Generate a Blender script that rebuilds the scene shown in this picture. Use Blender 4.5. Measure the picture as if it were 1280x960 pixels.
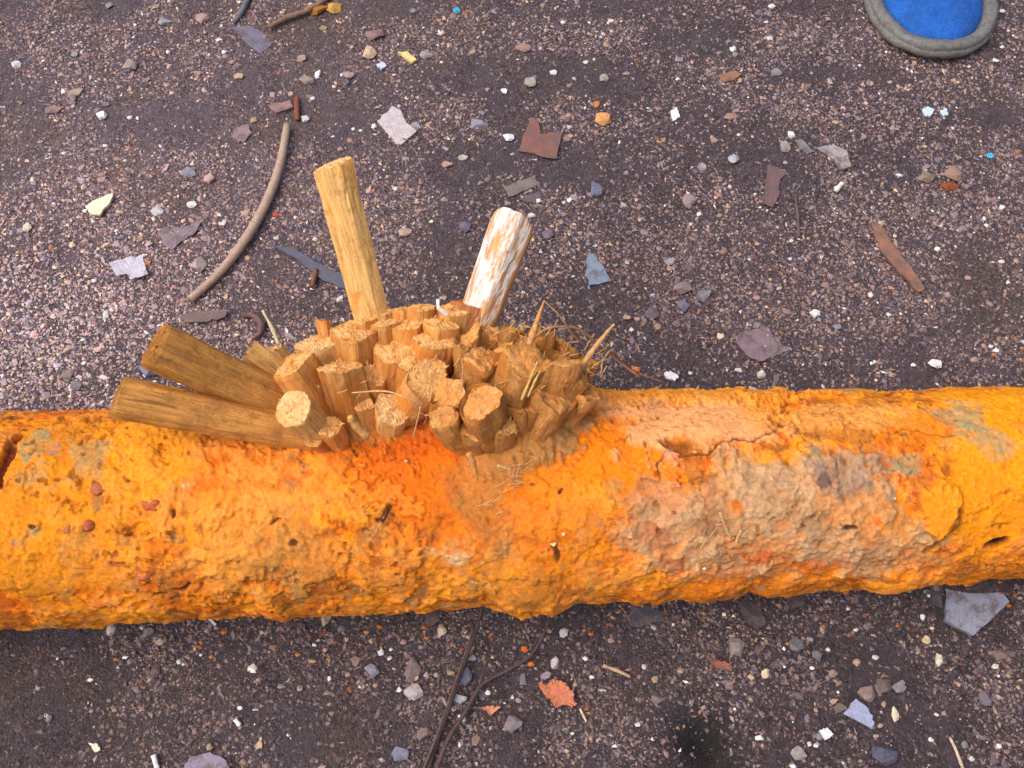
import bpy, bmesh, math, random
import numpy as np
from mathutils import Vector, Matrix

random.seed(7)
RNG = np.random.default_rng(11)
SC = bpy.context.scene
COL = SC.collection
for o in list(bpy.data.objects):
    bpy.data.objects.remove(o)

# ------------------------------------------------------------------ camera
TH = math.radians(26.0)                     # tilt away from straight down
CAM = np.array([0.0, -0.239, 0.724])
FPX = 1372.0                                # focal length in pixels of a 1280 px wide frame
FWD = np.array([0.0, math.sin(TH), -math.cos(TH)])
RIGHT = np.array([1.0, 0.0, 0.0])
UP = np.array([0.0, math.cos(TH), math.sin(TH)])
cd = bpy.data.cameras.new('camera')
cd.sensor_width = 36.0
cd.lens = 36.0 * FPX / 1280.0
cd.clip_start = 0.01
cd.clip_end = 500.0
cam = bpy.data.objects.new('camera', cd)
cam.location = CAM
cam.rotation_euler = (TH, 0, 0)
COL.objects.link(cam)
SC.camera = cam

# ------------------------------------------------------------------ daylight
SUN_EL, SUN_AZ = math.radians(62.0), math.radians(-104.0)   # azimuth from +Y (away from camera) towards +X
w = bpy.data.worlds.new('World')
SC.world = w
w.use_nodes = True
nt = w.node_tree
for n in list(nt.nodes):
    nt.nodes.remove(n)
sky = nt.nodes.new('ShaderNodeTexSky')
sky.sky_type = 'NISHITA'
sky.sun_disc = False
sky.sun_elevation = SUN_EL
sky.sun_rotation = SUN_AZ
sky.dust_density = 6.0
sky.ozone_density = 0.6
bg = nt.nodes.new('ShaderNodeBackground')
bg.inputs['Strength'].default_value = 0.13
wo = nt.nodes.new('ShaderNodeOutputWorld')
nt.links.new(sky.outputs[0], bg.inputs[0])
nt.links.new(bg.outputs[0], wo.inputs[0])
sl = bpy.data.lights.new('sun', 'SUN')
sl.energy = 1.05
sl.angle = math.radians(75.0)
sl.color = (1.0, 0.94, 0.86)
so = bpy.data.objects.new('sun', sl)
sd = Vector((math.sin(SUN_AZ) * math.cos(SUN_EL), math.cos(SUN_AZ) * math.cos(SUN_EL), math.sin(SUN_EL)))
so.rotation_euler = sd.to_track_quat('Z', 'Y').to_euler()
so.location = (0, 0, 5)
COL.objects.link(so)
SC.view_settings.view_transform = 'Standard'
SC.view_settings.look = 'None'
SC.view_settings.gamma = 1.0
SC.view_settings.exposure = 0.55

# ------------------------------------------------------------------ helpers
def lin(c):
    c = np.asarray(c, float) / 255.0
    return np.where(c <= 0.04045, c / 12.92, ((c + 0.055) / 1.055) ** 2.4)

def ray(px, py):
    return FWD + RIGHT * ((px - 640.0) / FPX) + UP * ((480.0 - py) / FPX)

def on_z(px, py, z=0.0):
    r = ray(px, py)
    return CAM + r * ((z - CAM[2]) / r[2])

def at_depth(px, py, d):
    return CAM + ray(px, py) * d

def depth_of(p):
    return float(np.dot(np.asarray(p) - CAM, FWD))

def _hash(ix, iy, iz, seed):
    h = (ix * 374761393 + iy * 668265263 + iz * 2147483647 + seed * 974711) & 0xffffffff
    h = ((h ^ (h >> 13)) * 1274126177) & 0xffffffff
    h = ((h ^ (h >> 16)) * 2246822519) & 0xffffffff
    return ((h ^ (h >> 15)) & 0xffff) / 32767.5 - 1.0

def noise(P, scale, seed=0):
    """value noise, -1..1; scale = feature size in metres"""
    Q = P / scale
    I = np.floor(Q).astype(np.int64)
    F = Q - I
    F = F * F * F * (F * (F * 6 - 15) + 10)
    out = 0
    for dx in (0, 1):
        wx = F[:, 0] if dx else 1 - F[:, 0]
        for dy in (0, 1):
            wy = F[:, 1] if dy else 1 - F[:, 1]
            for dz in (0, 1):
                wz = F[:, 2] if dz else 1 - F[:, 2]
                out = out + wx * wy * wz * _hash(I[:, 0] + dx, I[:, 1] + dy, I[:, 2] + dz, seed)
    return out

def fbm(P, scale, octs=4, seed=0, gain=0.5):
    a, t, s = 1.0, 0.0, 0.0
    for k in range(octs):
        t = t + a * noise(P + 17.3 * k, scale, seed + k)
        s += a
        a *= gain
        scale *= 0.49
    return t / s

def sstep(a, b, x):
    t = np.clip((x - a) / (b - a), 0, 1)
    return t * t * (3 - 2 * t)

def mesh_np(name, V, F, col=None, smooth=False):
    """F: (n,3) or (n,4) int array"""
    me = bpy.data.meshes.new(name)
    V = np.asarray(V, np.float32)
    F = np.asarray(F, np.int32)
    k = F.shape[1]
    me.vertices.add(len(V))
    me.vertices.foreach_set('co', V.ravel())
    me.loops.add(F.size)
    me.loops.foreach_set('vertex_index', F.ravel())
    me.polygons.add(len(F))
    me.polygons.foreach_set('loop_start', np.arange(0, F.size, k, dtype=np.int32))
    me.polygons.foreach_set('use_smooth', np.full(len(F), smooth, dtype=bool))
    me.update(calc_edges=True)
    if col is not None:
        a = me.color_attributes.new('Col', 'FLOAT_COLOR', 'POINT')
        c = np.ones((len(V), 4), np.float32)
        c[:, :3] = col
        a.data.foreach_set('color', c.ravel())
    return me

def link(name, me, mat=None, parent=None, label=None, cat=None, group=None, kind=None, loc=None, rot=None):
    o = bpy.data.objects.new(name, me)
    COL.objects.link(o)
    if mat is not None and me is not None:
        if not me.materials:
            me.materials.append(mat)
    if parent is not None:
        o.parent = parent
    if loc is not None:
        o.location = loc
    if rot is not None:
        o.rotation_euler = rot
    for k, v in (('label', label), ('category', cat), ('group', group), ('kind', kind)):
        if v:
            o[k] = v
    return o

# ------------------------------------------------------------------ materials
def new_mat(name):
    m = bpy.data.materials.new(name)
    m.use_nodes = True
    t = m.node_tree
    b = t.nodes['Principled BSDF']
    return m, t, b

def N(t, kind, **kw):
    n = t.nodes.new(kind)
    for k, v in kw.items():
        if k in n.inputs:
            n.inputs[k].default_value = v
        else:
            setattr(n, k, v)
    return n

def mixc(t, fac, a, b, mode='MIX'):
    m = t.nodes.new('ShaderNodeMix')
    m.data_type = 'RGBA'
    m.blend_type = mode
    for s, v in ((m.inputs[0], fac), (m.inputs[6], a), (m.inputs[7], b)):
        if hasattr(v, 'is_linked') or isinstance(v, bpy.types.NodeSocket):
            t.links.new(v, s)
        elif isinstance(v, (int, float)):
            s.default_value = v
        else:
            s.default_value = (*v, 1.0)
    return m.outputs[2]

def ramp(t, src, stops):
    r = t.nodes.new('ShaderNodeValToRGB')
    el = r.color_ramp.elements
    while len(el) < len(stops):
        el.new(0.5)
    for e, (p, c) in zip(el, stops):
        e.position = p
        e.color = (*c, 1) if not isinstance(c, (int, float)) else (c, c, c, 1)
    t.links.new(src, r.inputs[0])
    return r.outputs[0]

def objco(t, scale=(1, 1, 1)):
    tc = t.nodes.new('ShaderNodeTexCoord')
    mp = t.nodes.new('ShaderNodeMapping')
    mp.inputs['Scale'].default_value = scale
    t.links.new(tc.outputs['Object'], mp.inputs['Vector'])
    return mp.outputs[0]

def tex_noise(t, vec, scale, detail=4, rough=0.6):
    n = N(t, 'ShaderNodeTexNoise', Scale=scale, Detail=detail, Roughness=rough)
    t.links.new(vec, n.inputs['Vector'])
    return n.outputs['Fac']

def bump(t, b, height, strength=0.5, dist=0.001, chain=None):
    n = N(t, 'ShaderNodeBump', Strength=strength, Distance=dist)
    t.links.new(height, n.inputs['Height'])
    if chain is not None:
        t.links.new(chain, n.inputs['Normal'])
    t.links.new(n.outputs[0], b.inputs['Normal'])
    return n.outputs[0]

def mat_attr(name, rough=0.8, var=0.35, vs=600, bs=0.4, bd=0.0006, bscale=900, spec=0.35):
    """colour from the mesh's own Col attribute, broken up by fine noise"""
    m, t, b = new_mat(name)
    a = N(t, 'ShaderNodeAttribute', attribute_name='Col')
    v = objco(t)
    f = tex_noise(t, v, vs, 5, 0.65)
    g = ramp(t, f, [(0.3, 1 - var), (0.7, 1 + var * 0.6)])
    c = mixc(t, 1.0, a.outputs['Color'], g, 'MULTIPLY')
    t.links.new(c, b.inputs['Base Color'])
    b.inputs['Roughness'].default_value = rough
    b.inputs['Specular IOR Level'].default_value = spec
    bump(t, b, tex_noise(t, v, bscale, 5, 0.7), bs, bd)
    return m

_mc = {}
def mat_plain(rgb, rough=0.75, var=0.3, vs=300, spec=0.3, bs=0.4, bd=0.0006, dirt=0.0):
    key = (tuple(rgb), rough, var, vs, dirt)
    if key in _mc:
        return _mc[key]
    m, t, b = new_mat('stone_%02x%02x%02x' % tuple(int(x) for x in rgb))
    v = objco(t)
    oi = N(t, 'ShaderNodeObjectInfo')
    c0 = lin(rgb)
    f = tex_noise(t, v, vs, 6, 0.65)
    lo, hi = c0 * (1 - var), np.clip(c0 * (1 + var), 0, 0.85)
    c = ramp(t, f, [(0.3, tuple(lo)), (0.7, tuple(hi))])
    sp = ramp(t, tex_noise(t, v, vs * 4, 3, 0.6), [(0.36, 0.55), (0.5, 1.0)])
    c = mixc(t, 0.6, c, sp, 'MULTIPLY')
    if dirt:
        dm = ramp(t, tex_noise(t, v, 110, 7, 0.75), [(0.64 - 0.22 * dirt, 0.0), (0.72 - 0.18 * dirt, 0.85)])
        c = mixc(t, dm, c, tuple(lin((92, 80, 80))))
    t.links.new(c, b.inputs['Base Color'])
    b.inputs['Roughness'].default_value = rough
    b.inputs['Specular IOR Level'].default_value = spec
    bump(t, b, tex_noise(t, v, vs * 2.5, 6, 0.7), bs, bd)
    _mc[key] = m
    return m

def mat_wood(name, pale, dark, stain, stain_amt, mud=0.0, rough=0.8):
    """peg timber: grain runs along the object's own Z; clay stain in patches"""
    m, t, b = new_mat(name)
    oi = N(t, 'ShaderNodeObjectInfo')
    tc = N(t, 'ShaderNodeTexCoord')
    add = N(t, 'ShaderNodeVectorMath', operation='ADD')
    sc_ = N(t, 'ShaderNodeVectorMath', operation='SCALE')
    sc_.inputs[0].default_value = (3.1, 1.7, 2.3)
    t.links.new(oi.outputs['Random'], sc_.inputs['Scale'])
    t.links.new(tc.outputs['Object'], add.inputs[0])
    t.links.new(sc_.outputs[0], add.inputs[1])
    mp = N(t, 'ShaderNodeMapping')
    mp.inputs['Scale'].default_value = (1, 1, 0.06)
    t.links.new(add.outputs[0], mp.inputs['Vector'])
    g = tex_noise(t, mp.outputs[0], 900, 4, 0.6)
    g2 = tex_noise(t, mp.outputs[0], 220, 3, 0.5)
    c = ramp(t, g, [(0.32, tuple(lin(dark))), (0.62, tuple(lin(pale)))])
    ck = ramp(t, tex_noise(t, mp.outputs[0], 420, 2, 0.5), [(0.29, 0.3), (0.335, 1.0)])
    c = mixc(t, 0.75, c, ck, 'MULTIPLY')
    c2 = ramp(t, g2, [(0.35, 0.84), (0.6, 1.08)])
    c = mixc(t, 1.0, c, c2, 'MULTIPLY')
    s = tex_noise(t, add.outputs[0], 70, 5, 0.6)
    sf = ramp(t, s, [(0.60 - stain_amt * 0.3, 0.0), (0.75 - stain_amt * 0.3, 0.85)])
    c = mixc(t, sf, c, tuple(lin(stain)))
    d2 = ramp(t, tex_noise(t, add.outputs[0], 160, 6, 0.7), [(0.52, 0.0), (0.66, 0.6)])
    c = mixc(t, d2, c, tuple(lin(stain) * 0.55 + lin((110, 84, 60)) * 0.25))
    pit = ramp(t, tex_noise(t, add.outputs[0], 500, 3, 0.7), [(0.28, 0.4), (0.36, 1.0)])
    c = mixc(t, 0.6, c, pit, 'MULTIPLY')
    br = N(t, 'ShaderNodeMapRange')
    br.inputs['To Min'].default_value = 0.78
    br.inputs['To Max'].default_value = 1.12
    t.links.new(oi.outputs['Random'], br.inputs['Value'])
    cb = N(t, 'ShaderNodeCombineColor')
    for k in range(3):
        t.links.new(br.outputs[0], cb.inputs[k])
    c = mixc(t, 1.0, c, cb.outputs[0], 'MULTIPLY')
    t.links.new(c, b.inputs['Base Color'])
    b.inputs['Roughness'].default_value = rough
    b.inputs['Specular IOR Level'].default_value = 0.25
    h = tex_noise(t, mp.outputs[0], 1200, 3, 0.6)
    n1 = bump(t, b, h, 0.5, 0.0006)
    bump(t, b, tex_noise(t, add.outputs[0], 380 if mud else 600, 6, 0.75), 0.55 + mud * 0.4, 0.0014 + mud * 0.0012, n1)
    return m

def mat_endgrain(name, pale, dark, stain, mudv=0.0):
    m, t, b = new_mat(name)
    tc = N(t, 'ShaderNodeTexCoord')
    oi = N(t, 'ShaderNodeObjectInfo')
    add = N(t, 'ShaderNodeVectorMath', operation='ADD')
    sc_ = N(t, 'ShaderNodeVectorMath', operation='SCALE')
    sc_.inputs[0].default_value = (2.1, 4.7, 1.3)
    t.links.new(oi.outputs['Random'], sc_.inputs['Scale'])
    t.links.new(tc.outputs['Object'], add.inputs[0])
    t.links.new(sc_.outputs[0], add.inputs[1])
    mp = N(t, 'ShaderNodeMapping')
    mp.inputs['Scale'].default_value = (1.0, 0.22, 1.0)
    t.links.new(add.outputs[0], mp.inputs['Vector'])
    g = tex_noise(t, mp.outputs[0], 700, 5, 0.65)
    c = ramp(t, g, [(0.3, tuple(lin(dark))), (0.62, tuple(lin(pale)))])
    s = tex_noise(t, add.outputs[0], 120, 5, 0.65)
    sf = ramp(t, s, [(0.5 - mudv * 0.2, 0.0), (0.68 - mudv * 0.2, 0.8)])
    c = mixc(t, sf, c, tuple(lin(stain)))
    t.links.new(c, b.inputs['Base Color'])
    b.inputs['Roughness'].default_value = 0.9
    b.inputs['Specular IOR Level'].default_value = 0.15
    gr = ramp(t, tex_noise(t, add.outputs[0], 420, 6, 0.75), [(0.35, 0.68), (0.6, 1.08)])
    c = mixc(t, 1.0, c, gr, 'MULTIPLY')
    t.links.new(c, b.inputs['Base Color'])
    n1 = bump(t, b, g, 0.8, 0.0014)
    bump(t, b, tex_noise(t, add.outputs[0], 900, 4, 0.7), 0.5, 0.0007, n1)
    return m

WOOD = {
    'pale': mat_wood('wood_pale', (238, 190, 118), (204, 150, 84), (214, 142, 54), 0.2),
    'tan': mat_wood('wood_clay_tan', (230, 166, 92), (192, 130, 68), (212, 128, 48), 0.42),
    'wet': mat_wood('wood_wet_ochre', (216, 152, 74), (178, 120, 56), (162, 110, 56), 0.28, rough=0.6),
    'brown': mat_wood('wood_red_brown', (182, 118, 74), (146, 92, 58), (190, 120, 62), 0.3),
    'mud': mat_wood('wood_mud_caked', (222, 158, 88), (180, 122, 64), (208, 132, 58), 0.5, 1.0, 0.95),
}
ENDM = {
    'pale': mat_endgrain('end_pale', (246, 202, 142), (216, 162, 100), (224, 160, 88)),
    'tan': mat_endgrain('end_tan', (244, 192, 126), (214, 154, 88), (222, 148, 70), 0.3),
    'wet': mat_endgrain('end_wet', (186, 126, 58), (128, 84, 40), (150, 96, 44), 0.3),
    'brown': mat_endgrain('end_brown', (190, 128, 80), (140, 88, 54), (150, 92, 56), 0.4),
    'mud': mat_endgrain('end_mud', (236, 176, 108), (200, 140, 80), (214, 144, 74), 0.6),
}
# flaking white paint over timber
m, t, b = new_mat('wood_flaking_white_paint')
v = objco(t, (1, 1, 0.12))
v1 = objco(t)
g = ramp(t, tex_noise(t, v, 700, 4, 0.6), [(0.3, tuple(lin((176, 122, 72)))), (0.65, tuple(lin((222, 166, 104))))])
pf = ramp(t, tex_noise(t, objco(t, (1, 1, 0.3)), 150, 6, 0.75), [(0.42, 0.0), (0.52, 1.0)])
PAINT_N = N(t, 'ShaderNodeVectorMath', operation='DOT_PRODUCT')
PAINT_N.inputs[1].default_value = (1, 0, 0)
t.links.new(N(t, 'ShaderNodeTexCoord').outputs['Normal'], PAINT_N.inputs[0])
pm = N(t, 'ShaderNodeMath', operation='GREATER_THAN')
pm.inputs[1].default_value = 0.4
t.links.new(PAINT_N.outputs['Value'], pm.inputs[0])
pq = N(t, 'ShaderNodeMath', operation='MULTIPLY')
t.links.new(pm.outputs[0], pq.inputs[0])
t.links.new(pf, pq.inputs[1])
pf = pq.outputs[0]
wc = ramp(t, tex_noise(t, v, 500, 4, 0.6), [(0.3, tuple(lin((196, 178, 164)))), (0.6, tuple(lin((236, 230, 222))))])
t.links.new(mixc(t, pf, g, wc), b.inputs['Base Color'])
b.inputs['Roughness'].default_value = 0.6
bump(t, b, pf, 0.5, 0.0006)
WOOD['white'] = m
ENDM['white'] = ENDM['pale']

M_GRIT = mat_attr('grit_stone', 0.7, 0.3, 900, 0.4, 0.0005, 1500, 0.4)
M_SOIL = mat_attr('damp_soil', 0.72, 0.45, 420, 0.9, 0.002, 520, 0.4)
_t = M_SOIL.node_tree
_b = _t.nodes['Principled BSDF']
_v = objco(_t)
_vo = N(_t, 'ShaderNodeTexVoronoi', Scale=620.0)
_t.links.new(_v, _vo.inputs['Vector'])
_sep = N(_t, 'ShaderNodeSeparateColor')
_t.links.new(_vo.outputs['Color'], _sep.inputs[0])
_sp = ramp(_t, _sep.outputs[0], [(0.0, (0.55, 0.52, 0.54)), (0.45, (0.9, 0.88, 0.9)), (0.75, (1.35, 1.2, 1.08)), (1.0, (2.3, 2.05, 1.8))])
_msk = ramp(_t, tex_noise(_t, _v, 26, 5, 0.65), [(0.42, 0.12), (0.56, 0.95)])
_old = _b.inputs['Base Color'].links[0].from_socket
_t.links.new(mixc(_t, _msk, _old, mixc(_t, 1.0, _old, _sp, 'MULTIPLY')), _b.inputs['Base Color'])
_bn = N(_t, 'ShaderNodeBump', Strength=0.7, Distance=0.0012)
_bn.invert = True
_t.links.new(_vo.outputs['Distance'], _bn.inputs['Height'])
_ob = _b.inputs['Normal'].links[0].from_socket
_t.links.new(_ob, _bn.inputs['Normal'])
_t.links.new(_bn.outputs[0], _b.inputs['Normal'])
M_PIPE = mat_attr('rust_crust', 0.88, 0.26, 420, 0.55, 0.0012, 560, 0.2)

# ------------------------------------------------------------------ pipe axis
R0 = 0.064
AX_A, AX_B = on_z(0, 652.0, R0), on_z(1280, 600.0, R0)
RL, RR = R0 * 265 / 250.0, R0 * 240 / 250.0
AXM = (AX_A + AX_B) / 2
AXD = (AX_B - AX_A)
AXL = np.linalg.norm(AXD[:2])
AXD = np.array([AXD[0], AXD[1], 0]) / AXL
AXN = np.array([AXD[1], -AXD[0], 0])          # horizontal, towards the camera

def rad(s):
    return (RL + RR) / 2 + (RR - RL) * np.clip(s / AXL, -0.7, 0.7)

def pipe_pt(s, phi, r=None):
    r0 = rad(s)
    r = r0 if r is None else r
    p = np.array([AXM[0], AXM[1], 0.0])
    s = np.asarray(s, float)
    return p + s[..., None] * AXD + (r * np.sin(phi))[..., None] * AXN + (r0 - 0.001 + r * np.cos(phi))[..., None] * np.array([0, 0, 1.0])

def px_pipe(px, py, extra=0.0):
    """where a sight line meets the pipe: (s, phi, point) or None"""
    rr = R0
    d = ray(px, py)
    hit = None
    for _ in range(6):
        o = CAM - np.array([AXM[0], AXM[1], rr])
        oc = o - np.dot(o, AXD) * AXD
        dc = d - np.dot(d, AXD) * AXD
        a, bq, c = np.dot(dc, dc), 2 * np.dot(oc, dc), np.dot(oc, oc) - (rr + extra) ** 2
        D = bq * bq - 4 * a * c
        if D < 0:
            return None
        k = (-bq - math.sqrt(D)) / (2 * a)
        p = CAM + d * k
        s = float(np.dot(p - np.array([AXM[0], AXM[1], 0]), AXD))
        rr = float(rad(s))
        hit = p, s
    p, s = hit
    q = p - np.array([AXM[0], AXM[1], rr]) - s * AXD
    return s, math.atan2(np.dot(q, AXN), q[2]), p

def px_pipe_c(px, py):
    for _ in range(60):
        h = px_pipe(px, py)
        if h:
            return h
        py += 3 if py < 620 else -3
    return None
MPP = 0.466e-3                                   # metres per pixel at the pipe's top

# ------------------------------------------------------------------ ground sheet
def gpos(px, py):
    p = on_z(px, py, 0.0)
    return p[0], p[1]

HOLE = gpos(880, 925)
def ground_h(X, Y):
    P = np.stack([X, Y, np.zeros_like(X)], 1)
    h = 0.0035 * fbm(P, 0.11, 3, 3) + 0.0016 * fbm(P, 0.018, 3, 9)
    oy = np.abs(Y - (AXM[1] + (X - AXM[0]) * AXD[1] / AXD[0]))
    h = h + (0.007 + 0.004 * noise(P, 0.04, 5)) * np.exp(-((oy - 0.046) / 0.016) ** 2)
    d = np.hypot(X - HOLE[0], (Y - HOLE[1]))
    h = h - 0.014 * np.exp(-(d / 0.019) ** 2)
    return h

def gz(x, y):
    return float(ground_h(np.array([x]), np.array([y]))[0])

def axis_line(lo, hi, fine, n_out, far):
    a = np.arange(lo, hi, fine)
    g = np.geomspace(0.02, far, n_out)
    return np.concatenate([(lo - g)[::-1], a, hi + g])
gx = axis_line(-0.62, 0.62, 0.0032, 22, 60)
gy = axis_line(-0.36, 0.74, 0.0032, 22, 60)
GX, GY = np.meshgrid(gx, gy)
X, Y = GX.ravel(), GY.ravel()
P = np.stack([X, Y, np.zeros_like(X)], 1)
Z = ground_h(X, Y)
n1, n2, n3 = fbm(P, 0.16, 3, 21), fbm(P, 0.035, 3, 33), fbm(P, 0.006, 2, 41)
soil = lin((78, 67, 73))[None] * (1 + 0.22 * n1 + 0.3 * n3)[:, None]
br = sstep(0.0, 0.5, n2 + 0.4 * n1)[:, None]
soil = soil * (1 - 0.6 * br) + lin((84, 70, 66))[None] * 0.6 * br
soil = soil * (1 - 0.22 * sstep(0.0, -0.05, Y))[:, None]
wet = np.exp(-(np.hypot(X - HOLE[0], Y - HOLE[1]) / 0.024) ** 2)[:, None]
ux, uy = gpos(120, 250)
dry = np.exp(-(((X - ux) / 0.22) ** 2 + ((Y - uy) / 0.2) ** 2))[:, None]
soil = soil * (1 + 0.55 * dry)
soil = soil * (1 - 0.88 * wet)
nx_, ny_ = len(gx), len(gy)
idx = np.arange(nx_ * ny_).reshape(ny_, nx_)
F = np.stack([idx[:-1, :-1], idx[:-1, 1:], idx[1:, 1:], idx[1:, :-1]], -1).reshape(-1, 4)
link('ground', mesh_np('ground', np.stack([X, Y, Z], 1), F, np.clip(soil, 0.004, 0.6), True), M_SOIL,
     label='dark damp purple-brown soil strewn with grit', kind='structure')

# ------------------------------------------------------------------ the rusty pipe
sv = np.concatenate([np.arange(-0.95, -0.41, 0.005), np.arange(-0.41, 0.41, 0.00078), np.arange(0.41, 0.95, 0.005)])
pv = np.concatenate([np.radians(np.linspace(-80, 112, 290)), np.radians(np.linspace(112, 280, 70))[1:-1]])
S, PH = np.meshgrid(sv, pv, indexing='ij')
shape = S.shape
S, PH = S.ravel(), PH.ravel()
A = PH * R0
Pc = np.stack([S, R0 * np.sin(PH), R0 * np.cos(PH)], 1)

nA = fbm(Pc, 0.060, 4, 101)
nB = fbm(Pc, 0.022, 4, 102)
nC = fbm(Pc, 0.008, 4, 103)
nD = fbm(Pc, 0.0032, 3, 104)
nE = fbm(Pc * np.array([1, 1, 1]), 0.035, 5, 105)
nRag = fbm(Pc, 0.012, 6, 160, 0.68)
nRag2 = fbm(Pc, 0.034, 6, 161, 0.6)
nRag3 = fbm(Pc, 0.026, 6, 162, 0.6)
nRag4 = fbm(Pc, 0.019, 6, 163, 0.68)
warp = 0.006 * fbm(Pc, 0.018, 3, 106)
warp2 = 0.006 * fbm(Pc, 0.018, 3, 107)

def blob(px, py, rx, ry, rot=0.0, soft=0.35, wob=1.0):
    """soft-edged patch on the pipe's skin round the place seen at px, py; radii in pixels"""
    h = px_pipe_c(px, py)
    s0, a0 = h[0], h[1] * R0
    n = pipe_pt(np.array([h[0]]), np.array([h[1]]))[0] - np.array([AXM[0], AXM[1], rad(h[0])]) - h[0] * AXD
    n /= np.linalg.norm(n)
    vd = (CAM - h[2]) / np.linalg.norm(CAM - h[2])
    cs = max(0.35, float(np.dot(n, vd)))
    ds, da = S - s0 + warp * wob, (A - a0) + warp2 * wob
    ds, da = ds / MPP, da / MPP * cs
    c, s_ = math.cos(math.radians(rot)), math.sin(math.radians(rot))
    u, v = ds * c + da * s_, -ds * s_ + da * c
    q = np.sqrt((u / rx) ** 2 + (v / ry) ** 2)
    if wob >= 1.0:
        q = q + 0.9 * nRag
        soft = min(soft, 0.22)
    return 1 - sstep(1 - soft, 1 + soft, q)

def stroke(pts, wpx, soft=0.5, wob=0.4):
    """soft line through pixel points"""
    hs = [px_pipe_c(*p) for p in pts]
    best = np.full(len(S), 9.0)
    ss, aa = S + warp * wob, A + warp2 * wob
    for h0, h1 in zip(hs[:-1], hs[1:]):
        a = np.array([h0[0], h0[1] * R0]); b_ = np.array([h1[0], h1[1] * R0])
        d = b_ - a
        tt = np.clip(((ss - a[0]) * d[0] + (aa - a[1]) * d[1]) / max(d @ d, 1e-9), 0, 1)
        best = np.minimum(best, np.hypot(ss - a[0] - tt * d[0], aa - a[1] - tt * d[1]))
    return 1 - sstep(wpx * MPP * (1 - soft), wpx * MPP * (1 + soft), best)

H = 0.0012 * nA + 0.0006 * nB + 0.0004 * nC + 0.0004 * nD - 0.0016
# raised crust plates with broken edges
pl = nE + 0.25 * nC
crust = sstep(0.02, 0.06, pl)
H += 0.0011 * crust
plate2 = sstep(0.10, 0.13, nB + 0.35 * nA)
H += 0.0006 * plate2
sc1 = sstep(0.05, 0.075, nRag2)
sc2 = sstep(0.08, 0.105, nRag3)
H += 0.0007 * sc1 + 0.0005 * sc2
# flaking scale in thin terraces
und = sstep(math.radians(62), math.radians(92), PH) * (1 - sstep(math.radians(150), math.radians(190), PH))
Pw = Pc + 0.004 * np.stack([nB, nC, nA], 1)
tq = 3.2 * fbm(Pw, 0.026, 5, 150, 0.58) + 1.5 * nA
tf = tq - np.floor(tq)
terr = np.floor(tq) + sstep(0.86, 1.0, tf)
tedge = sstep(0.72, 0.88, tf) * (1 - sstep(0.97, 1.0, tf))
flk = np.clip(0.55 + 0.9 * fbm(Pc, 0.09, 2, 155), 0.1, 1)
H += 0.0005 * flk * terr * (1 - 0.6 * und)
# hairline cracks
crk = 1 - sstep(0.0, 0.018, np.abs(fbm(Pc, 0.045, 4, 120) + 0.15 * nC))
crk *= sstep(0.0, 0.25, noise(Pc, 0.05, 121))
H -= 0.0012 * crk
# ragged fringe along the underside, towards the camera
H += und * (0.0022 * np.abs(nB) + 0.001 * nC)

def c_(r, g, b):
    return lin((r, g, b))[None]
def mix(C, m, col):
    m = np.clip(m, 0, 1)[:, None]
    return C * (1 - m) + col * m

C = np.repeat(c_(238, 136, 20), len(S), 0)
C = mix(C, sstep(-0.1, 0.45, nA + 0.4 * nB), c_(242, 144, 26))
C = mix(C, 0.75 * crust * sstep(-0.2, 0.4, nB), c_(238, 150, 66))
C = mix(C, 0.6 * sstep(0.1, 0.5, fbm(Pc, 0.03, 4, 130)), c_(228, 100, 12))
C = mix(C, 0.5 * sstep(0.2, 0.55, fbm(Pc, 0.016, 4, 131)), c_(176, 112, 44))
# slightly darker ochre low on the flank, deepening towards the underside
C = mix(C, 0.5 * sstep(math.radians(55), math.radians(92), PH + 0.4 * nA), c_(232, 126, 20))

C = C * (1 + 0.16 * nC + 0.16 * nD)[:, None]
C = mix(C, 0.5 * sstep(0.15, 0.5, nC + 0.4 * nD), c_(246, 160, 66))
C = mix(C, 0.5 * sstep(0.12, 0.45, -nC + 0.4 * nD), c_(204, 84, 10))
C = mix(C, 0.4 * sstep(0.15, 0.5, fbm(Pc, 0.011, 3, 171)), c_(168, 108, 56))
C = mix(C, 0.4 * tedge * flk, c_(176, 92, 26))
C = mix(C, 0.7 * sc1 * sstep(-0.3, 0.1, nB), c_(248, 154, 34))
C = mix(C, 0.65 * sc2 * sstep(-0.1, 0.15, nRag4), c_(236, 146, 66))
C = mix(C, 0.55 * sstep(0.17, 0.21, nRag4) * (1 - sc1) * (1 - 0.6 * und), c_(218, 98, 12))
C = mix(C, 0.55 * sstep(0.20, 0.24, -nRag3), c_(150, 92, 44))
C = mix(C, 0.55 * sstep(0.24, 0.28, -nRag4), c_(166, 132, 84))
C = mix(C, 0.6 * sstep(0.27, 0.30, fbm(Pc, 0.014, 6, 164, 0.68)), c_(120, 62, 26))
GREY_GREEN, MUD, TAN = c_(150, 146, 104), c_(146, 110, 72), c_(196, 140, 78)
PEACH, DEEP, VIVID, RED = c_(238, 158, 92), c_(226, 96, 8), c_(248, 142, 8), c_(164, 78, 40)
UMB, PURP = c_(92, 52, 22), c_(150, 124, 108)

def paint(m, col, h=0.0):
    global C, H
    C = mix(C, m, col)
    H = H + h * m
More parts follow.
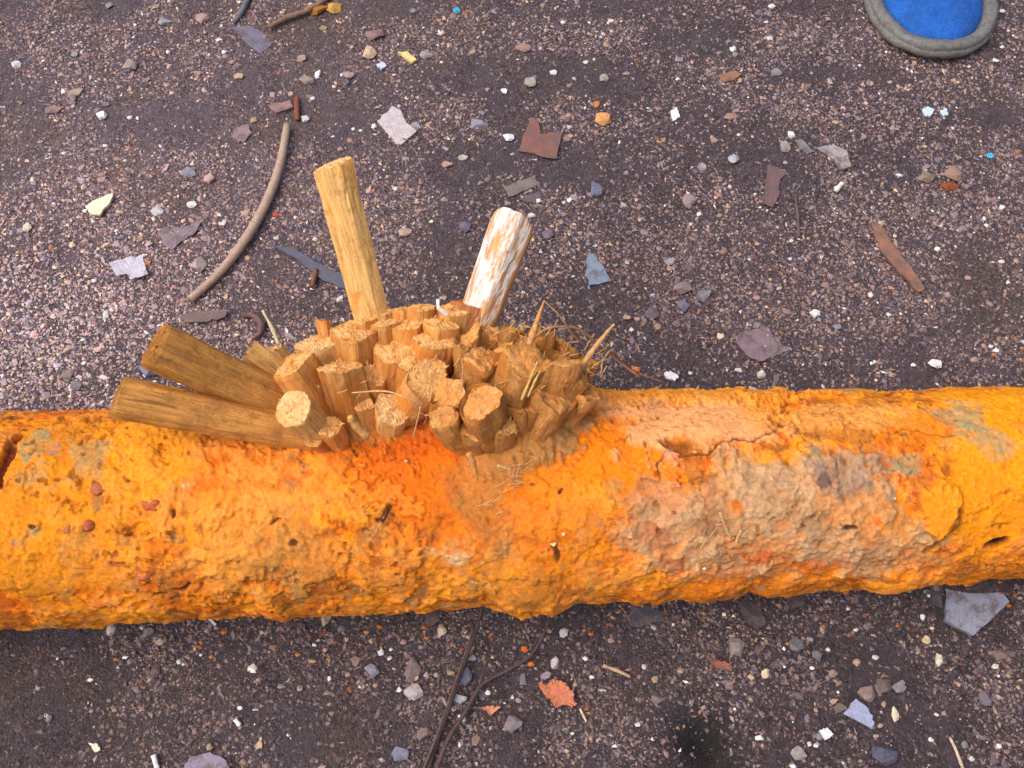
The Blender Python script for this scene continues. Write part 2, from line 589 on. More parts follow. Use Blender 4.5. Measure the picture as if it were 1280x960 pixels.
# left third
paint(blob(50, 640, 110, 110, 0, 0.6) * 0.7, c_(226, 140, 24))
paint(blob(300, 600, 150, 50, 0, 0.6) * 0.75 * sstep(-0.5, 0.3, nC), c_(242, 148, 60), 0.0008)
paint(blob(190, 560, 60, 40, 0, 0.5) * 0.6, c_(250, 162, 34), 0.001)
paint(blob(300, 690, 60, 42, 0, 0.4) * (0.55 + 0.5 * nC), c_(216, 150, 66), 0.0016)
paint(blob(355, 705, 50, 40, 0, 0.5) * (0.5 + 0.6 * nC), c_(190, 132, 66), 0.001)
paint(stroke([(118, 550), (128, 600), (112, 660), (102, 740)], 8, 0.9, 2.0) * np.clip(0.35 + 0.9 * nC + 0.8 * nB, 0, 0.9), c_(150, 112, 66), -0.0012)
for (x, y, rx, ry, k) in [(45, 552, 22, 12, .9), (66, 562, 9, 10, .9), (38, 590, 18, 10, .7), (60, 602, 20, 5, .6), (112, 565, 26, 22, .7),
                          (40, 668, 14, 6, .9), (20, 690, 14, 8, .5), (90, 690, 14, 24, .4)]:
    paint(blob(x, y, rx, ry, 0, 0.9, 1.6) * k * np.clip(0.6 + 0.9 * nC + 0.5 * nD, 0, 1), GREY_GREEN if x != 66 else PURP)
paint(blob(2, 568, 9, 26, 0, 0.35), c_(110, 44, 20), -0.005)
# deep orange heart beneath the pegs
paint(blob(520, 580, 95, 75, 0, 0.6) * 0.85, c_(222, 104, 10))
paint(blob(500, 548, 60, 22, 0, 0.6) * 0.7, c_(206, 86, 10))
paint(blob(430, 545, 60, 20, 0, 0.6) * 0.6, c_(204, 94, 16))
paint(blob(640, 640, 120, 70, 0, 0.6) * 0.55, c_(226, 118, 22))
paint(blob(770, 560, 80, 50, 10, 0.5) * 0.85, c_(246, 130, 12))
paint(blob(585, 690, 60, 22, 0, 0.6) * 0.6 * sstep(-0.3, 0.3, nC), TAN)
paint(blob(565, 690, 24, 9, 0, 0.9, 1.6) * np.clip(0.3 + 1.2 * nC + 0.6 * nD, 0, .8), c_(214, 184, 136), 0.0006)
paint(stroke([(475, 640), (492, 660), (510, 700), (540, 735)], 5, 0.9, 1.8) * np.clip(0.45 + 1.2 * nC, 0, 0.9), c_(130, 80, 32), -0.0012)
paint(stroke([(485, 632), (478, 650), (470, 651)], 3, 0.6, 0.3), c_(86, 44, 16), -0.002)
paint(stroke([(560, 590), (590, 640), (625, 690)], 10, 0.8, 1.0) * 0.45, c_(150, 104, 56))
paint(stroke([(620, 570), (612, 620), (640, 690)], 12, 0.8, 1.0) * 0.45, c_(166, 118, 66))
# edge of a thick scab left of the heart
scab = np.maximum(blob(310, 640, 175, 105, 6, 0.03, 2.2), blob(470, 700, 50, 50, 0, 0.05, 1.6))
H += 0.0018 * scab
C = mix(C, 0.3 * scab * sstep(-0.3, 0.3, nB), c_(246, 156, 60))
C = mix(C, 0.5 * sstep(0.3, 0.6, scab) * (1 - sstep(0.7, 1.0, scab)), c_(150, 76, 20))
# clay collar round the pegs
paint(blob(700, 525, 60, 34, -20, 0.5), c_(170, 124, 74), 0.0035)
paint(blob(640, 560, 50, 34, 0, 0.5) * 0.85, c_(182, 128, 68), 0.002)
paint(blob(600, 600, 26, 40, 0, 0.6) * 0.7, c_(190, 124, 60))
paint(blob(450, 545, 70, 10, 0, 0.5) * 0.6, c_(184, 122, 56))
# pale hard plate, right of the pegs
plate = np.maximum(blob(880, 522, 112, 34, -3, 0.3, 2.2), blob(790, 505, 60, 16, 5, 0.3, 1.5))
H = H * (1 - 0.6 * plate)
paint(plate, c_(232, 160, 100) * (1 + 0.16 * nB + 0.16 * nC)[:, None], 0.0026)
paint(blob(870, 488, 130, 18, 0, 0.3, 1.0), c_(236, 150, 52), 0.0038)
paint(blob(960, 508, 50, 20, 0, 0.5) * 0.6, c_(240, 150, 40))
paint(stroke([(850, 566), (905, 558), (950, 545), (992, 530), (988, 500)], 1.4, 0.6, 1.6), c_(124, 72, 30), -0.0016)
paint(stroke([(992, 540), (1060, 528), (1110, 535), (1190, 540)], 1.3, 0.6, 1.6) * 0.7, c_(130, 78, 30), -0.0012)
paint(stroke([(800, 600), (826, 596), (828, 570), (845, 560)], 1.6, 0.6, 1.4), c_(130, 72, 28), -0.0014)
paint(blob(846, 556, 20, 9, 15, 0.5, 1.3), c_(150, 84, 28), -0.003)
paint(blob(838, 566, 9, 7, 0, 0.5, 0.3) * 0.8, c_(222, 160, 130))
paint(blob(1050, 520, 80, 20, 0, 0.5) * 0.7, c_(240, 162, 80), 0.001)
# mud patch on the right flank
mudm = np.maximum(blob(985, 645, 150, 70, 8, 0.45, 2.0), blob(1050, 590, 60, 34, 0, 0.5, 1.6))
mudm = np.maximum(mudm, blob(900, 690, 110, 40, 10, 0.5, 2.0) * 0.8)
mudm = np.maximum(mudm, blob(1100, 690, 80, 36, 0, 0.5, 2.0) * 0.8)
mudm = np.maximum(mudm, 0.8 * blob(850, 640, 60, 50, 0, 0.8, 2.0))
mudm = mudm * (0.80 + 0.35 * sstep(-0.35, 0.3, nB + 0.5 * nC))
mudm = np.clip(mudm, 0, 1) * np.clip(1.0 - 0.35 * sstep(0.16, 0.22, nRag3) - 0.2 * sstep(0.2, 0.25, nRag4), 0.1, 1)
paint(np.clip(mudm, 0, 1) * 0.92, c_(184, 148, 110) * (1 + 0.3 * nC + 0.3 * nD + 0.5 * nRag)[:, None], 0.0012)
H += 0.0011 * np.clip(mudm, 0, 1) * nC + 0.0008 * np.clip(mudm, 0, 1) * nD
paint(blob(1055, 585, 38, 22, 0, 0.8, 2.2) * np.clip(0.6 + 0.8 * nC, 0, .8), PURP, 0.0015)
paint(blob(1030, 598, 10, 6, 0, 0.8, 1.2) * 0.8, c_(100, 82, 78), -0.001)
paint(blob(1060, 660, 12, 4, 0, 0.6, 1.4), c_(84, 58, 34), -0.0015)
for (x, y, rx, ry, col) in [(895, 662, 14, 10, RED), (820, 665, 9, 8, RED), (835, 698, 14, 8, RED), (955, 690, 24, 8, c_(196, 84, 24)), (990, 706, 30, 8, c_(214, 104, 24)),
                            (1095, 645, 14, 7, c_(222, 110, 30)), (915, 625, 10, 10, c_(222, 120, 30)), (885, 728, 26, 12, c_(218, 110, 16)), (985, 735, 30, 8, c_(214, 112, 16))]:
    paint(blob(x, y, rx, ry, 0, 0.9, 2.0) * np.clip(0.5 + 0.8 * nC + .5 * nD, 0, .8), col, -0.0006)
# right end
paint(blob(1250, 600, 70, 90, 0, 0.5, 1.5) * 0.85, c_(246, 148, 12))
paint(blob(1270, 500, 90, 22, 0, 0.5, 1.0) * 0.9, c_(250, 156, 14))
for (x, y, rx, ry, k) in [(1195, 520, 34, 14, .85), (1225, 545, 40, 10, .7), (1140, 580, 18, 12, .85), (1240, 560, 20, 10, .6), (1205, 505, 18, 8, .6), (1020, 557, 16, 7, .7)]:
    paint(blob(x, y, rx, ry, 15, 0.6, 1.2) * k * (0.75 + 0.5 * nC), c_(150, 146, 108))
paint(blob(1180, 632, 24, 30, 0, 0.45, 1.2), c_(246, 146, 30) * (1 + 0.2 * nC)[:, None], 0.0055)
paint(stroke([(1160, 690), (1180, 668), (1200, 640)], 5, 0.6, 0.5) * 0.8, c_(120, 80, 36), -0.0015)
paint(blob(1250, 680, 15, 5, -12, 0.25, 0.3), c_(44, 26, 16), -0.005)
# small pits and slits
for (x, y, rx, ry) in [(155, 665, 9, 4), (212, 647, 4, 5), (200, 743, 8, 3), (225, 727, 12, 3), (42, 660, 8, 3), (345, 645, 10, 2), (700, 610, 4, 4), (690, 685, 5, 14), (365, 680, 4, 3)]:
    paint(blob(x, y, rx * .85, ry * .85, 0, 0.6, 1.3), c_(104, 62, 28), -0.0016)
# bulges that hang below the lower edge
for (x, y, rx, ry, h) in [(668, 750, 42, 26, .008), (345, 762, 16, 16, .005), (890, 745, 40, 14, .005), (812, 748, 26, 12, .004), (1120, 725, 40, 10, .004), (975, 738, 30, 12, .003)]:
    H += h * blob(x, y, rx, ry, 0, 0.6, 0.8)
paint(blob(655, 735, 40, 22, 0, 0.6, 1.0) * 0.6, c_(206, 132, 50))
# pocket where the pegs go in
hx = px_pipe_c(500, 512)
pit = np.exp(-(((S - hx[0]) / 0.075) ** 2) ** 2 - (((A - (hx[1] * R0 - 0.012)) / 0.018) ** 2) ** 2)
hx2 = px_pipe_c(640, 512)
pit2 = np.exp(-(((S - hx2[0]) / 0.03) ** 2) ** 2 - (((A - (hx2[1] * R0 - 0.008)) / 0.014) ** 2) ** 2)
pit = np.maximum(pit, pit2)
H -= 0.004 * pit
mnd = np.maximum(blob(655, 512, 62, 30, -8, 0.6, 0.8), blob(655, 500, 70, 16, 0, 0.6, 0.8)) * (0.9 + 0.5 * nC)
H += 0.012 * mnd
mnl = np.maximum(blob(480, 510, 95, 22, 0, 0.6, 0.8), blob(400, 530, 50, 14, 10, 0.6, 0.8)) * (0.9 + 0.5 * nC)
H += 0.007 * mnl
C = mix(C, 0.8 * mnl, c_(190, 126, 62))
C = mix(C, mnd, c_(192, 128, 64) * (1 + 0.3 * nC + 0.2 * nD)[:, None])
C = mix(C, pit * 0.8 * (1 - mnd), c_(150, 96, 48))
C = mix(C, crk * 0.55, c_(120, 66, 22))
C = mix(C, 0.35 * sstep(0.25, 0.5, nD) * (1 - pit), c_(150, 84, 26))
# scattered dark pores
por = sstep(0.52, 0.62, fbm(Pc, 0.0045, 2, 140)) * sstep(-0.1, 0.3, noise(Pc, 0.04, 141))
C = mix(C, por * 0.6, UMB)
H -= 0.0012 * por
Vp = pipe_pt(S, PH, rad(S) + H)
Vp[:, 2] = np.maximum(Vp[:, 2], -0.012)
ns, npv = shape
idx = np.arange(ns * npv).reshape(ns, npv)
nxt = np.roll(idx, -1, axis=1)
F = np.stack([idx[:-1], idx[1:], nxt[1:], nxt[:-1]], -1).reshape(-1, 4)
pipe = link('rusty_pipe', mesh_np('rusty_pipe', Vp, F, np.clip(C, 0.004, 0.88), True), M_PIPE,
            label='thick rust-crusted orange iron pipe lying across the ground', cat='pipe')

# rust blisters and stuck grit on the pipe: parts of it
def hull_mesh(name, rx, ry, rz, n=14, seed=0, flat=0.0, jit=0.35):
    r = np.random.default_rng(seed)
    bm = bmesh.new()
    for k in range(n):
        v = r.normal(size=3)
        v /= np.linalg.norm(v)
        v *= 1 - jit * r.random()
        bm.verts.new((v[0] * rx, v[1] * ry, max(v[2], -0.8 + flat) * rz))
    res = bmesh.ops.convex_hull(bm, input=bm.verts[:])
    bmesh.ops.delete(bm, geom=[g for g in res['geom_interior'] if isinstance(g, bmesh.types.BMVert)], context='VERTS')
    loose = [v for v in bm.verts if not v.link_faces]
    bmesh.ops.delete(bm, geom=loose, context='VERTS')
    me = bpy.data.meshes.new(name)
    bm.to_mesh(me)
    bm.free()
    return me

def blister_mesh(name, r, seed):
    bm = bmesh.new()
    bmesh.ops.create_icosphere(bm, subdivisions=3, radius=1.0)
    V = np.array([v.co[:] for v in bm.verts])
    d = 1 + 0.45 * fbm(V + seed * 3.1, 0.7, 3, seed)
    for v, k in zip(bm.verts, d):
        v.co *= r * k
    for f in bm.faces:
        f.smooth = True
    me = bpy.data.meshes.new(name)
    bm.to_mesh(me)
    bm.free()
    return me

for k, (x, y, r, col) in enumerate([(122, 610, 9, (172, 92, 50)), (108, 655, 9, (164, 82, 42)), (190, 628, 10, (178, 88, 44)), (178, 717, 10, (176, 88, 42)),
                                    (233, 606, 6, (214, 156, 96)), (82, 660, 6, (190, 112, 56))]):
    s_, p_, _ = px_pipe_c(x, y)
    pt = pipe_pt(np.array([s_]), np.array([p_]), rad(s_) - 0.0004)[0]
    o = link('rust_blister', blister_mesh('rust_blister', r * MPP, k + 3), mat_plain(col, 0.6, 0.4, 500), pipe, loc=pt)
    o.scale = (1.15, 1, 0.6)

grit_on_pipe = [(704, 665, 4, (214, 190, 150)), (692, 678, 5, (226, 190, 130)), (684, 684, 4, (200, 160, 100)), (715, 520, 6, (206, 176, 150)), (740, 530, 3, (226, 204, 180)),
                (880, 708, 3, (226, 214, 200)), (632, 611, 3, (216, 170, 120)), (790, 536, 4, (214, 170, 130)), (665, 605, 4, (150, 96, 50)), (508, 577, 3, (220, 190, 160)),
                (848, 606, 4, (186, 152, 120)), (1033, 700, 5, (160, 140, 136)), (925, 592, 3, (210, 180, 150)), (1118, 622, 3, (216, 200, 180)), (960, 640, 3, (120, 90, 66)), (868, 565, 4, (212, 160, 80))]
for k, (x, y, r, col) in enumerate(grit_on_pipe):
    s_, p_, _ = px_pipe_c(x, y)
    pt = pipe_pt(np.array([s_]), np.array([p_]), rad(s_) + 0.0015)[0]
    link('stuck_grit', hull_mesh('stuck_grit', r * MPP, r * MPP * 0.8, r * MPP * 0.7, 12, 300 + k), mat_plain(col), pipe, loc=pt)

# ------------------------------------------------------------------ wooden pegs
def outline(shape, seed):
    """cross-section corners (unit radius)"""
    r = np.random.default_rng(seed)
    if shape == 'square':
        base = []
        for k in range(4):
            a = math.pi / 4 + k * math.pi / 2 + r.normal() * 0.06
            rr = 1.12 + r.normal() * 0.05
            for d in (-0.16, 0.16):
                base.append((a + d, rr))
    elif shape == 'split':
        base = [(-2.7, 0.75), (-2.2, 0.95), (-1.6, 1.0), (-1.0, 1.05), (-0.4, 1.0), (0.15, 1.1), (0.5, 0.75), (1.6, 0.42), (2.6, 0.62)]
    elif shape == 'octagon':
        base = [(k * math.pi / 4 + r.normal() * 0.09, 1.03 + r.normal() * 0.05) for k in range(8)]
    else:
        n = 13
        base = [(k * 2 * math.pi / n + r.normal() * 0.06, 1.0 + r.normal() * 0.045) for k in range(n)]
    pts = [(rr * math.cos(a), rr * math.sin(a)) for a, rr in base]
    out = []                                           # halve each side so that it can dent
    for i, p in enumerate(pts):
        q = pts[(i + 1) % len(pts)]
        out.append(p)
        out.append(((p[0] + q[0]) / 2 * 1.01, (p[1] + q[1]) / 2 * 1.01))
    out = np.array(out)
    m = 44                                             # even walk round the outline, corners kept near
    cl = np.concatenate([out, out[:1]])
    sl_ = np.concatenate([[0], np.cumsum(np.linalg.norm(np.diff(cl, axis=0), axis=1))])
    tt = np.linspace(0, sl_[-1], m, endpoint=False)
    return np.column_stack([np.interp(tt, sl_, cl[:, 0]), np.interp(tt, sl_, cl[:, 1])])

def make_peg(label, epx, bpx, t, wE, wB, shape='round', wood='tan', seed=0, fray=1.0, slant=0.15, rough=0.02, bury=0.03, spin=None, flatten=1.0):
    h = px_pipe_c(*bpx)
    B = h[2]
    dB = depth_of(B)
    if bpx[1] < 500 and px_pipe(*bpx) is None:
        pass
    mpp = dB / FPX
    L2 = math.hypot(epx[0] - bpx[0], epx[1] - bpx[1]) * mpp
    dE = dB - L2 / math.tan(math.radians(t))
    E = at_depth(epx[0], epx[1], dE)
    B = at_depth(bpx[0], bpx[1], dB)
    ax = E - B
    Lv = np.linalg.norm(ax)
    ax /= Lv
    if wood == 'mud':
        wE, wB = wE * 1.14, wB * (1.3 if wB > 20 else 1.0)
    elif wood not in ('wet', 'white') and wB > 26:
        wB *= 1.25
        wE *= 1.06
    rE, rB = wE / 2 * dE / FPX, wB / 2 * mpp
    B2 = B - ax * bury
    L = Lv + bury
    rB2 = max(rB - (rE - rB) * bury / Lv * 0.8, rB * 0.55)
    r = np.random.default_rng(seed + 50)
    prof = outline(shape, seed)
    prof[:, 1] *= flatten
    n = len(prof)
    nz = max(8, int(L / (0.0022 if wood == 'mud' else 0.0035)))
    zs = np.append(np.linspace(0, 1 - 0.0014 / L, nz - 1), 1.0)
    V = []
    for z in zs:
        rr = rB2 + (rE - rB2) * z
        V.append(np.column_stack([prof * rr, np.full(n, z * L)]))
    V = np.concatenate(V)
    so_ = np.array([seed * 0.37, seed * 0.71, seed * 0.13])
    d = fbm(V * np.array([1, 1, 0.35]) + so_, 0.012, 3, 60 + seed % 7)
    V[:, :2] *= (1 + (rough + 0.03) * 2.0 * d)[:, None]
    nick = fbm(V * np.array([1, 1, 0.25]) + so_, 0.004, 2, 70 + seed % 5)
    V[:, :2] *= (1 - 0.05 * sstep(0.25, 0.6, nick))[:, None]
    if wood == 'mud':
        lump_d = fbm(V + so_, 0.009, 3, 90 + seed % 7) * 0.0026
        rr_ = np.maximum(np.linalg.norm(V[:, :2], axis=1), 1e-6)
        V[:, :2] *= (1 + lump_d / rr_)[:, None]
    # last ring of the shaft = rim of the struck end, cut at a slight slant
    sx, sy = r.normal(0, slant * (2.2 if wood == 'mud' else 1.5), 2)
    top = slice((nz - 1) * n, nz * n)
    def lift(xy):
        return xy[:, 0] * sx + xy[:, 1] * sy
    V[top, 2] += lift(V[top])
    V[top, :2] *= 0.94 + 0.03 * fray
    V[top, 2] += 0.00035 * fray * r.normal(size=n)
    idx = np.arange(nz * n).reshape(nz, n)
    nx2 = np.roll(idx, -1, 1)
    Fq = np.stack([idx[:-1], nx2[:-1], nx2[1:], idx[1:]], -1).reshape(-1, 4)
    if wood == 'mud':
        V[top, :2] *= 0.93
        V[top, 2] += 0.0025 * fbm(V[top] + so_, 0.006, 3, 55)
    me = mesh_np('wooden_peg', V, Fq, None, wood == 'mud')
    o = link('wooden_peg', me, WOOD[wood], label=label, cat='wooden peg', group='wooden pegs driven into the pipe')
    zax = Vector(ax)
    q = zax.to_track_quat('Z', 'Y')
    sp = r.uniform(0, 6.28) if spin is None else math.radians(spin)
    M = Matrix.Translation(Vector(B2)) @ q.to_matrix().to_4x4() @ Matrix.Rotation(sp, 4, 'Z')
    o.matrix_world = M
    if wood == 'white':
        dv = Vector((CAM - E) / np.linalg.norm(CAM - E)) * 0.9 - Vector(RIGHT) * 0.45
        PAINT_N.inputs[1].default_value = (M.to_3x3().inverted() @ dv).normalized()
    # struck end: end grain with a ragged surface and frayed fibres at the rim
    rim = V[top].copy()
    ce = rim.mean(0)
    EV, EF = [rim], []
    steps = [0.94, 0.84, 0.7, 0.55, 0.4, 0.25, 0.12]
    cur = 0
    for k, f in enumerate(steps):
        ring = ce + (rim - ce) * f
        lump = fbm(ring * np.array([1, 1, 0]) + so_, 0.006, 3, seed) * min(0.0045, 0.05 * rough + 0.0006)
        ring[:, 2] = L + lift(ring) + lump + 0.00025 * r.normal(size=n) + (0.0010 if wood == 'mud' else 0.0007) * (1 - f * f)
        EV.append(ring)
        for i in range(n):
            j = (i + 1) % n
            a, b2 = k * n + i, k * n + j
            EF += [(a, b2, b2 + n), (a, b2 + n, a + n)]
    EV.append(np.array([[ce[0], ce[1], L + lift(ce[None])[0] + (0.0010 if wood == 'mud' else 0.0007)]]))
    ci = (len(steps) + 1) * n
    for i in range(n):
        EF.append((len(steps) * n + i, len(steps) * n + (i + 1) % n, ci))
    EV = list(np.concatenate(EV))
    nf = int((16 if wood == 'mud' else 22) * fray + 4)
    for k in range(nf):                                # fibres
        i = r.integers(n)
        j = (i + 1) % n
        u = r.random()
        p = rim[i] * (1 - u) + rim[j] * u
        p = ce + (p - ce) * r.uniform(0.82, 1.0)
        out = p - ce
        out[2] = 0
        out /= max(np.linalg.norm(out), 1e-6)
        tan_ = np.array([-out[1], out[0], 0])
        wd = r.uniform(0.0003, 0.0011)
        ln = r.uniform(0.0008, 0.0026) * (0.5 + 0.5 * fray)
        dr = out * r.uniform(0.1, 0.9) + np.array([0, 0, r.uniform(0.2, 1.0)])
        dr /= np.linalg.norm(dr)
        b0 = len(EV)
        EV += [p - tan_ * wd, p + tan_ * wd, p - out * wd * 1.3 - np.array([0, 0, 0.0008]), p + dr * ln + tan_ * r.normal(0, 0.0008)]
        EF += [(b0, b0 + 1, b0 + 3), (b0 + 1, b0 + 2, b0 + 3), (b0 + 2, b0, b0 + 3)]
    ch = link('hammered_end', mesh_np('hammered_end', np.array(EV), np.array(EF), None, wood == 'mud'), ENDM[wood], o)
    return o

PEGS = [
 # label, end, base, angle to the line of sight, width at end, at base, section, timber, fray, slant, rough
 ('long pale square peg standing tall at the left of the peg cluster', (415, 206), (490, 498), 77, 50, 30, 'octagon', 'pale', .25, .12, .01),
 ('thick peg with flaking white paint leaning up right', (639, 279), (566, 474), 84, 60, 48, 'octagon', 'white', .3, .15, .008),
 ('long ochre peg pointing left, the upper of the two lying along the pipe', (193, 430), (385, 520), 62, 62, 54, 'octagon', 'wet', .4, .12, .012),
 ('long ochre peg resting on the pipe, the lower of the two pointing left', (145, 497), (395, 546), 73, 54, 40, 'octagon', 'wet', .4, .12, .012),
 ('round peg with a clean pale cut face beside the long ochre pegs', (366, 511), (402, 545), 30, 48, 34, 'round', 'pale', .4, .1, .015),
 ('small stained round stub low in front of the pale cut face', (411, 534), (424, 553), 26, 33, 26, 'round', 'tan', .9, .15, .05),
 ('smallest stub at the lower left foot of the cluster', (392, 548), (404, 557), 26, 26, 22, 'round', 'tan', .9, .15, .05),
 ('stocky block-shaped peg leaning left above the pale cut face', (366, 456), (412, 525), 54, 48, 36, 'square', 'tan', .5, .15, .015),
 ('upright peg with a frayed flat top in front of the left blocks', (424, 459), (445, 532), 58, 46, 36, 'square', 'tan', 1.3, .12, .02),
 ('broad split block behind the frayed flat-topped peg', (394, 430), (430, 510), 61, 50, 38, 'square', 'pale', .9, .2, .02),
 ('ragged flat peg at the far left rear of the cluster', (316, 440), (398, 506), 66, 40, 28, 'split', 'pale', 1.5, .2, .03),
 ('ragged narrow peg second from the far left rear', (345, 436), (412, 508), 66, 34, 26, 'split', 'pale', 1.5, .2, .03),
 ('thin knobbly peg sticking up behind the left blocks', (404, 402), (425, 500), 70, 20, 16, 'round', 'tan', 1.2, .2, .06),
 ('wide upright slab peg just left of the big round-topped peg', (441, 414), (452, 512), 65, 54, 40, 'square', 'tan', 1.2, .12, .015),
 ('big round-topped peg in the middle of the cluster', (493, 436), (489, 508), 53, 54, 42, 'round', 'tan', .6, .08, .012),
 ('big round-topped peg right of the middle, above a dark gap', (543, 424), (526, 505), 51, 54, 42, 'round', 'tan', 1.0, .12, .015),
 ('tilted round peg with a splayed rim facing right', (534, 478), (500, 522), 42, 52, 36, 'round', 'tan', 1.6, .15, .02),
 ('pale angular peg end at the front of the cluster, a fine root across it', (492, 512), (489, 531), 30, 46, 36, 'octagon', 'pale', .4, .15, .015),
 ('narrow rectangular peg beside the pale angular peg end', (453, 504), (464, 535), 48, 28, 22, 'square', 'tan', .3, .2, .015),
 ('low flat-topped peg behind the big round-topped middle peg', (482, 403), (486, 505), 67, 36, 28, 'square', 'tan', .5, .1, .012),
 ('low flat-topped peg at the foot of the long pale square peg', (456, 400), (462, 505), 68, 30, 24, 'square', 'tan', .6, .1, .012),
 ('split peg wedged between the two big round tops', (512, 408), (505, 505), 62, 42, 32, 'split', 'tan', .7, .1, .015),
 ('flat peg top in the middle row beside the white bark scrap', (552, 404), (538, 505), 62, 40, 30, 'square', 'tan', .6, .1, .012),
 ('narrow peg top in the rear row beside the long pale square peg', (480, 388), (490, 495), 74, 26, 20, 'square', 'pale', .4, .1, .01),
 ('narrow peg top in the middle of the rear row', (503, 387), (506, 495), 74, 28, 22, 'square', 'tan', .4, .1, .01),
 ('wide peg top in the rear row with a curved sliver on it', (526, 385), (520, 495), 73, 36, 28, 'round', 'tan', .5, .1, .012),
 ('orange-stained peg top at the right of the rear row', (566, 387), (548, 495), 72, 38, 28, 'square', 'tan', .4, .1, .012),
 ('red-brown peg leaning against the white painted peg', (592, 380), (566, 478), 86, 52, 50, 'octagon', 'brown', .3, .08, .015),
 # the mud-caked right-hand bunch
 ('mud-caked peg right of the dark gap', (602, 450), (592, 520), 46, 40, 32, 'square', 'mud', 1.5, .15, .07),
 ('slim mud-caked peg behind the peg by the dark gap', (630, 436), (616, 522), 52, 30, 26, 'split', 'mud', 1.5, .2, .07),
 ('large slanting mud-caked block in the middle of the right bunch', (657, 447), (636, 530), 50, 50, 42, 'square', 'mud', 1.3, .2, .06),
 ('largest blunt mud-caked peg end at the front of the right bunch', (603, 502), (615, 546), 31, 56, 42, 'octagon', 'mud', .6, .15, .05),
 ('short muddy peg behind the straw splinters', (638, 474), (640, 522), 42, 28, 24, 'square', 'mud', 1.4, .2, .06),
 ('hollow-looking muddy peg end below the straw splinters', (648, 510), (646, 540), 36, 32, 28, 'square', 'mud', 1.0, .3, .06),
 ('broad muddy peg jutting right at the front of the right bunch', (692, 496), (668, 536), 42, 48, 42, 'square', 'mud', 1.2, .25, .06),
 ('thick muddy peg leaning right above the broad jutting one', (697, 455), (670, 525), 49, 50, 42, 'octagon', 'mud', 1.2, .2, .06),
 ('muddy peg wedged at the right edge of the bunch', (722, 470), (692, 526), 50, 36, 32, 'square', 'mud', 1.2, .2, .07),
 ('dark muddy stub at the lower right end of the bunch', (733, 492), (706, 528), 50, 30, 28, 'round', 'mud', .8, .2, .08),
 ('tapering round peg sloping down over the front of the pipe', (554, 520), (576, 558), 42, 36, 14, 'round', 'mud', .5, .1, .03),
 ('neat round stub at the very front of the right bunch', (590, 537), (595, 558), 34, 33, 20, 'round', 'mud', .6, .1, .03),
 ('small jagged stub right of the neat round stub', (637, 538), (631, 562), 30, 30, 24, 'split', 'mud', 1.6, .2, .07),
 ('shadowed peg end tucked between the two halves of the cluster', (561, 492), (560, 530), 36, 38, 30, 'round', 'mud', .8, .2, .05),
 ('crumbly muddy peg in the rear row right of the white painted peg', (622, 420), (610, 505), 65, 34, 28, 'round', 'mud', 1.8, .2, .08),
 ('fringed muddy peg in the rear row under the standing twig', (650, 416), (628, 505), 64, 42, 32, 'split', 'mud', 2.2, .2, .08),
 ('muddy peg in the rear row right of the standing twig', (682, 424), (654, 505), 62, 38, 30, 'square', 'mud', 1.8, .2, .08),
 ('muddy rear peg second from the right end', (708, 436), (676, 508), 60, 34, 28, 'square', 'mud', 1.6, .2, .08),
 ('muddy rear peg at the right end by the forked twig', (730, 452), (694, 512), 58, 32, 28, 'round', 'mud', 1.4, .2, .08),
 ('stub filling the space under the round tops, left of middle', (470, 476), (473, 520), 46, 34, 32, 'split', 'tan', 1.2, .3, .04),
 ('stub filling the space below the right round top', (517, 455), (510, 515), 48, 34, 32, 'square', 'tan', 1.0, .3, .04),
 ('muddy stub below the red-brown peg', (586, 424), (580, 510), 58, 30, 28, 'square', 'mud', 1.2, .3, .06),
 ('muddy stub between the gap peg and the large slanting block', (622, 470), (620, 525), 44, 32, 30, 'square', 'mud', 1.4, .4, .07),
 ('muddy stub at the heart of the right bunch', (666, 482), (656, 530), 42, 34, 32, 'split', 'mud', 1.4, .4, .07),
 ('muddy stub under the thick right-leaning peg', (712, 494), (690, 530), 44, 28, 28, 'square', 'mud', 1.2, .4, .07),
 ('muddy stub behind the large slanting block', (668, 432), (648, 510), 56, 36, 32, 'square', 'mud', 1.6, .4, .07),
 ('low muddy stub at the foot of the straw splinters', (668, 512), (660, 540), 36, 28, 28, 'round', 'mud', 1.2, .3, .07),
 ('small ragged peg in the hollow of the right bunch', (582, 436), (580, 515), 52, 28, 24, 'split', 'mud', 1.6, .2, .07),
]
SPIN = {0: 20, 1: 20, 7: 30, 9: 25, 13: 45, 19: 45, 20: 45, 22: 45, 23: 45, 24: 40, 26: 45}
for k, (lab, e, bb, tt, wE, wB, shp, wd, fr, slt, rg) in enumerate(PEGS):
    make_peg(lab, e, bb, tt, wE, wB, shp, wd, 10 + k * 3, fr, slt, rg, 0.035, SPIN.get(k))

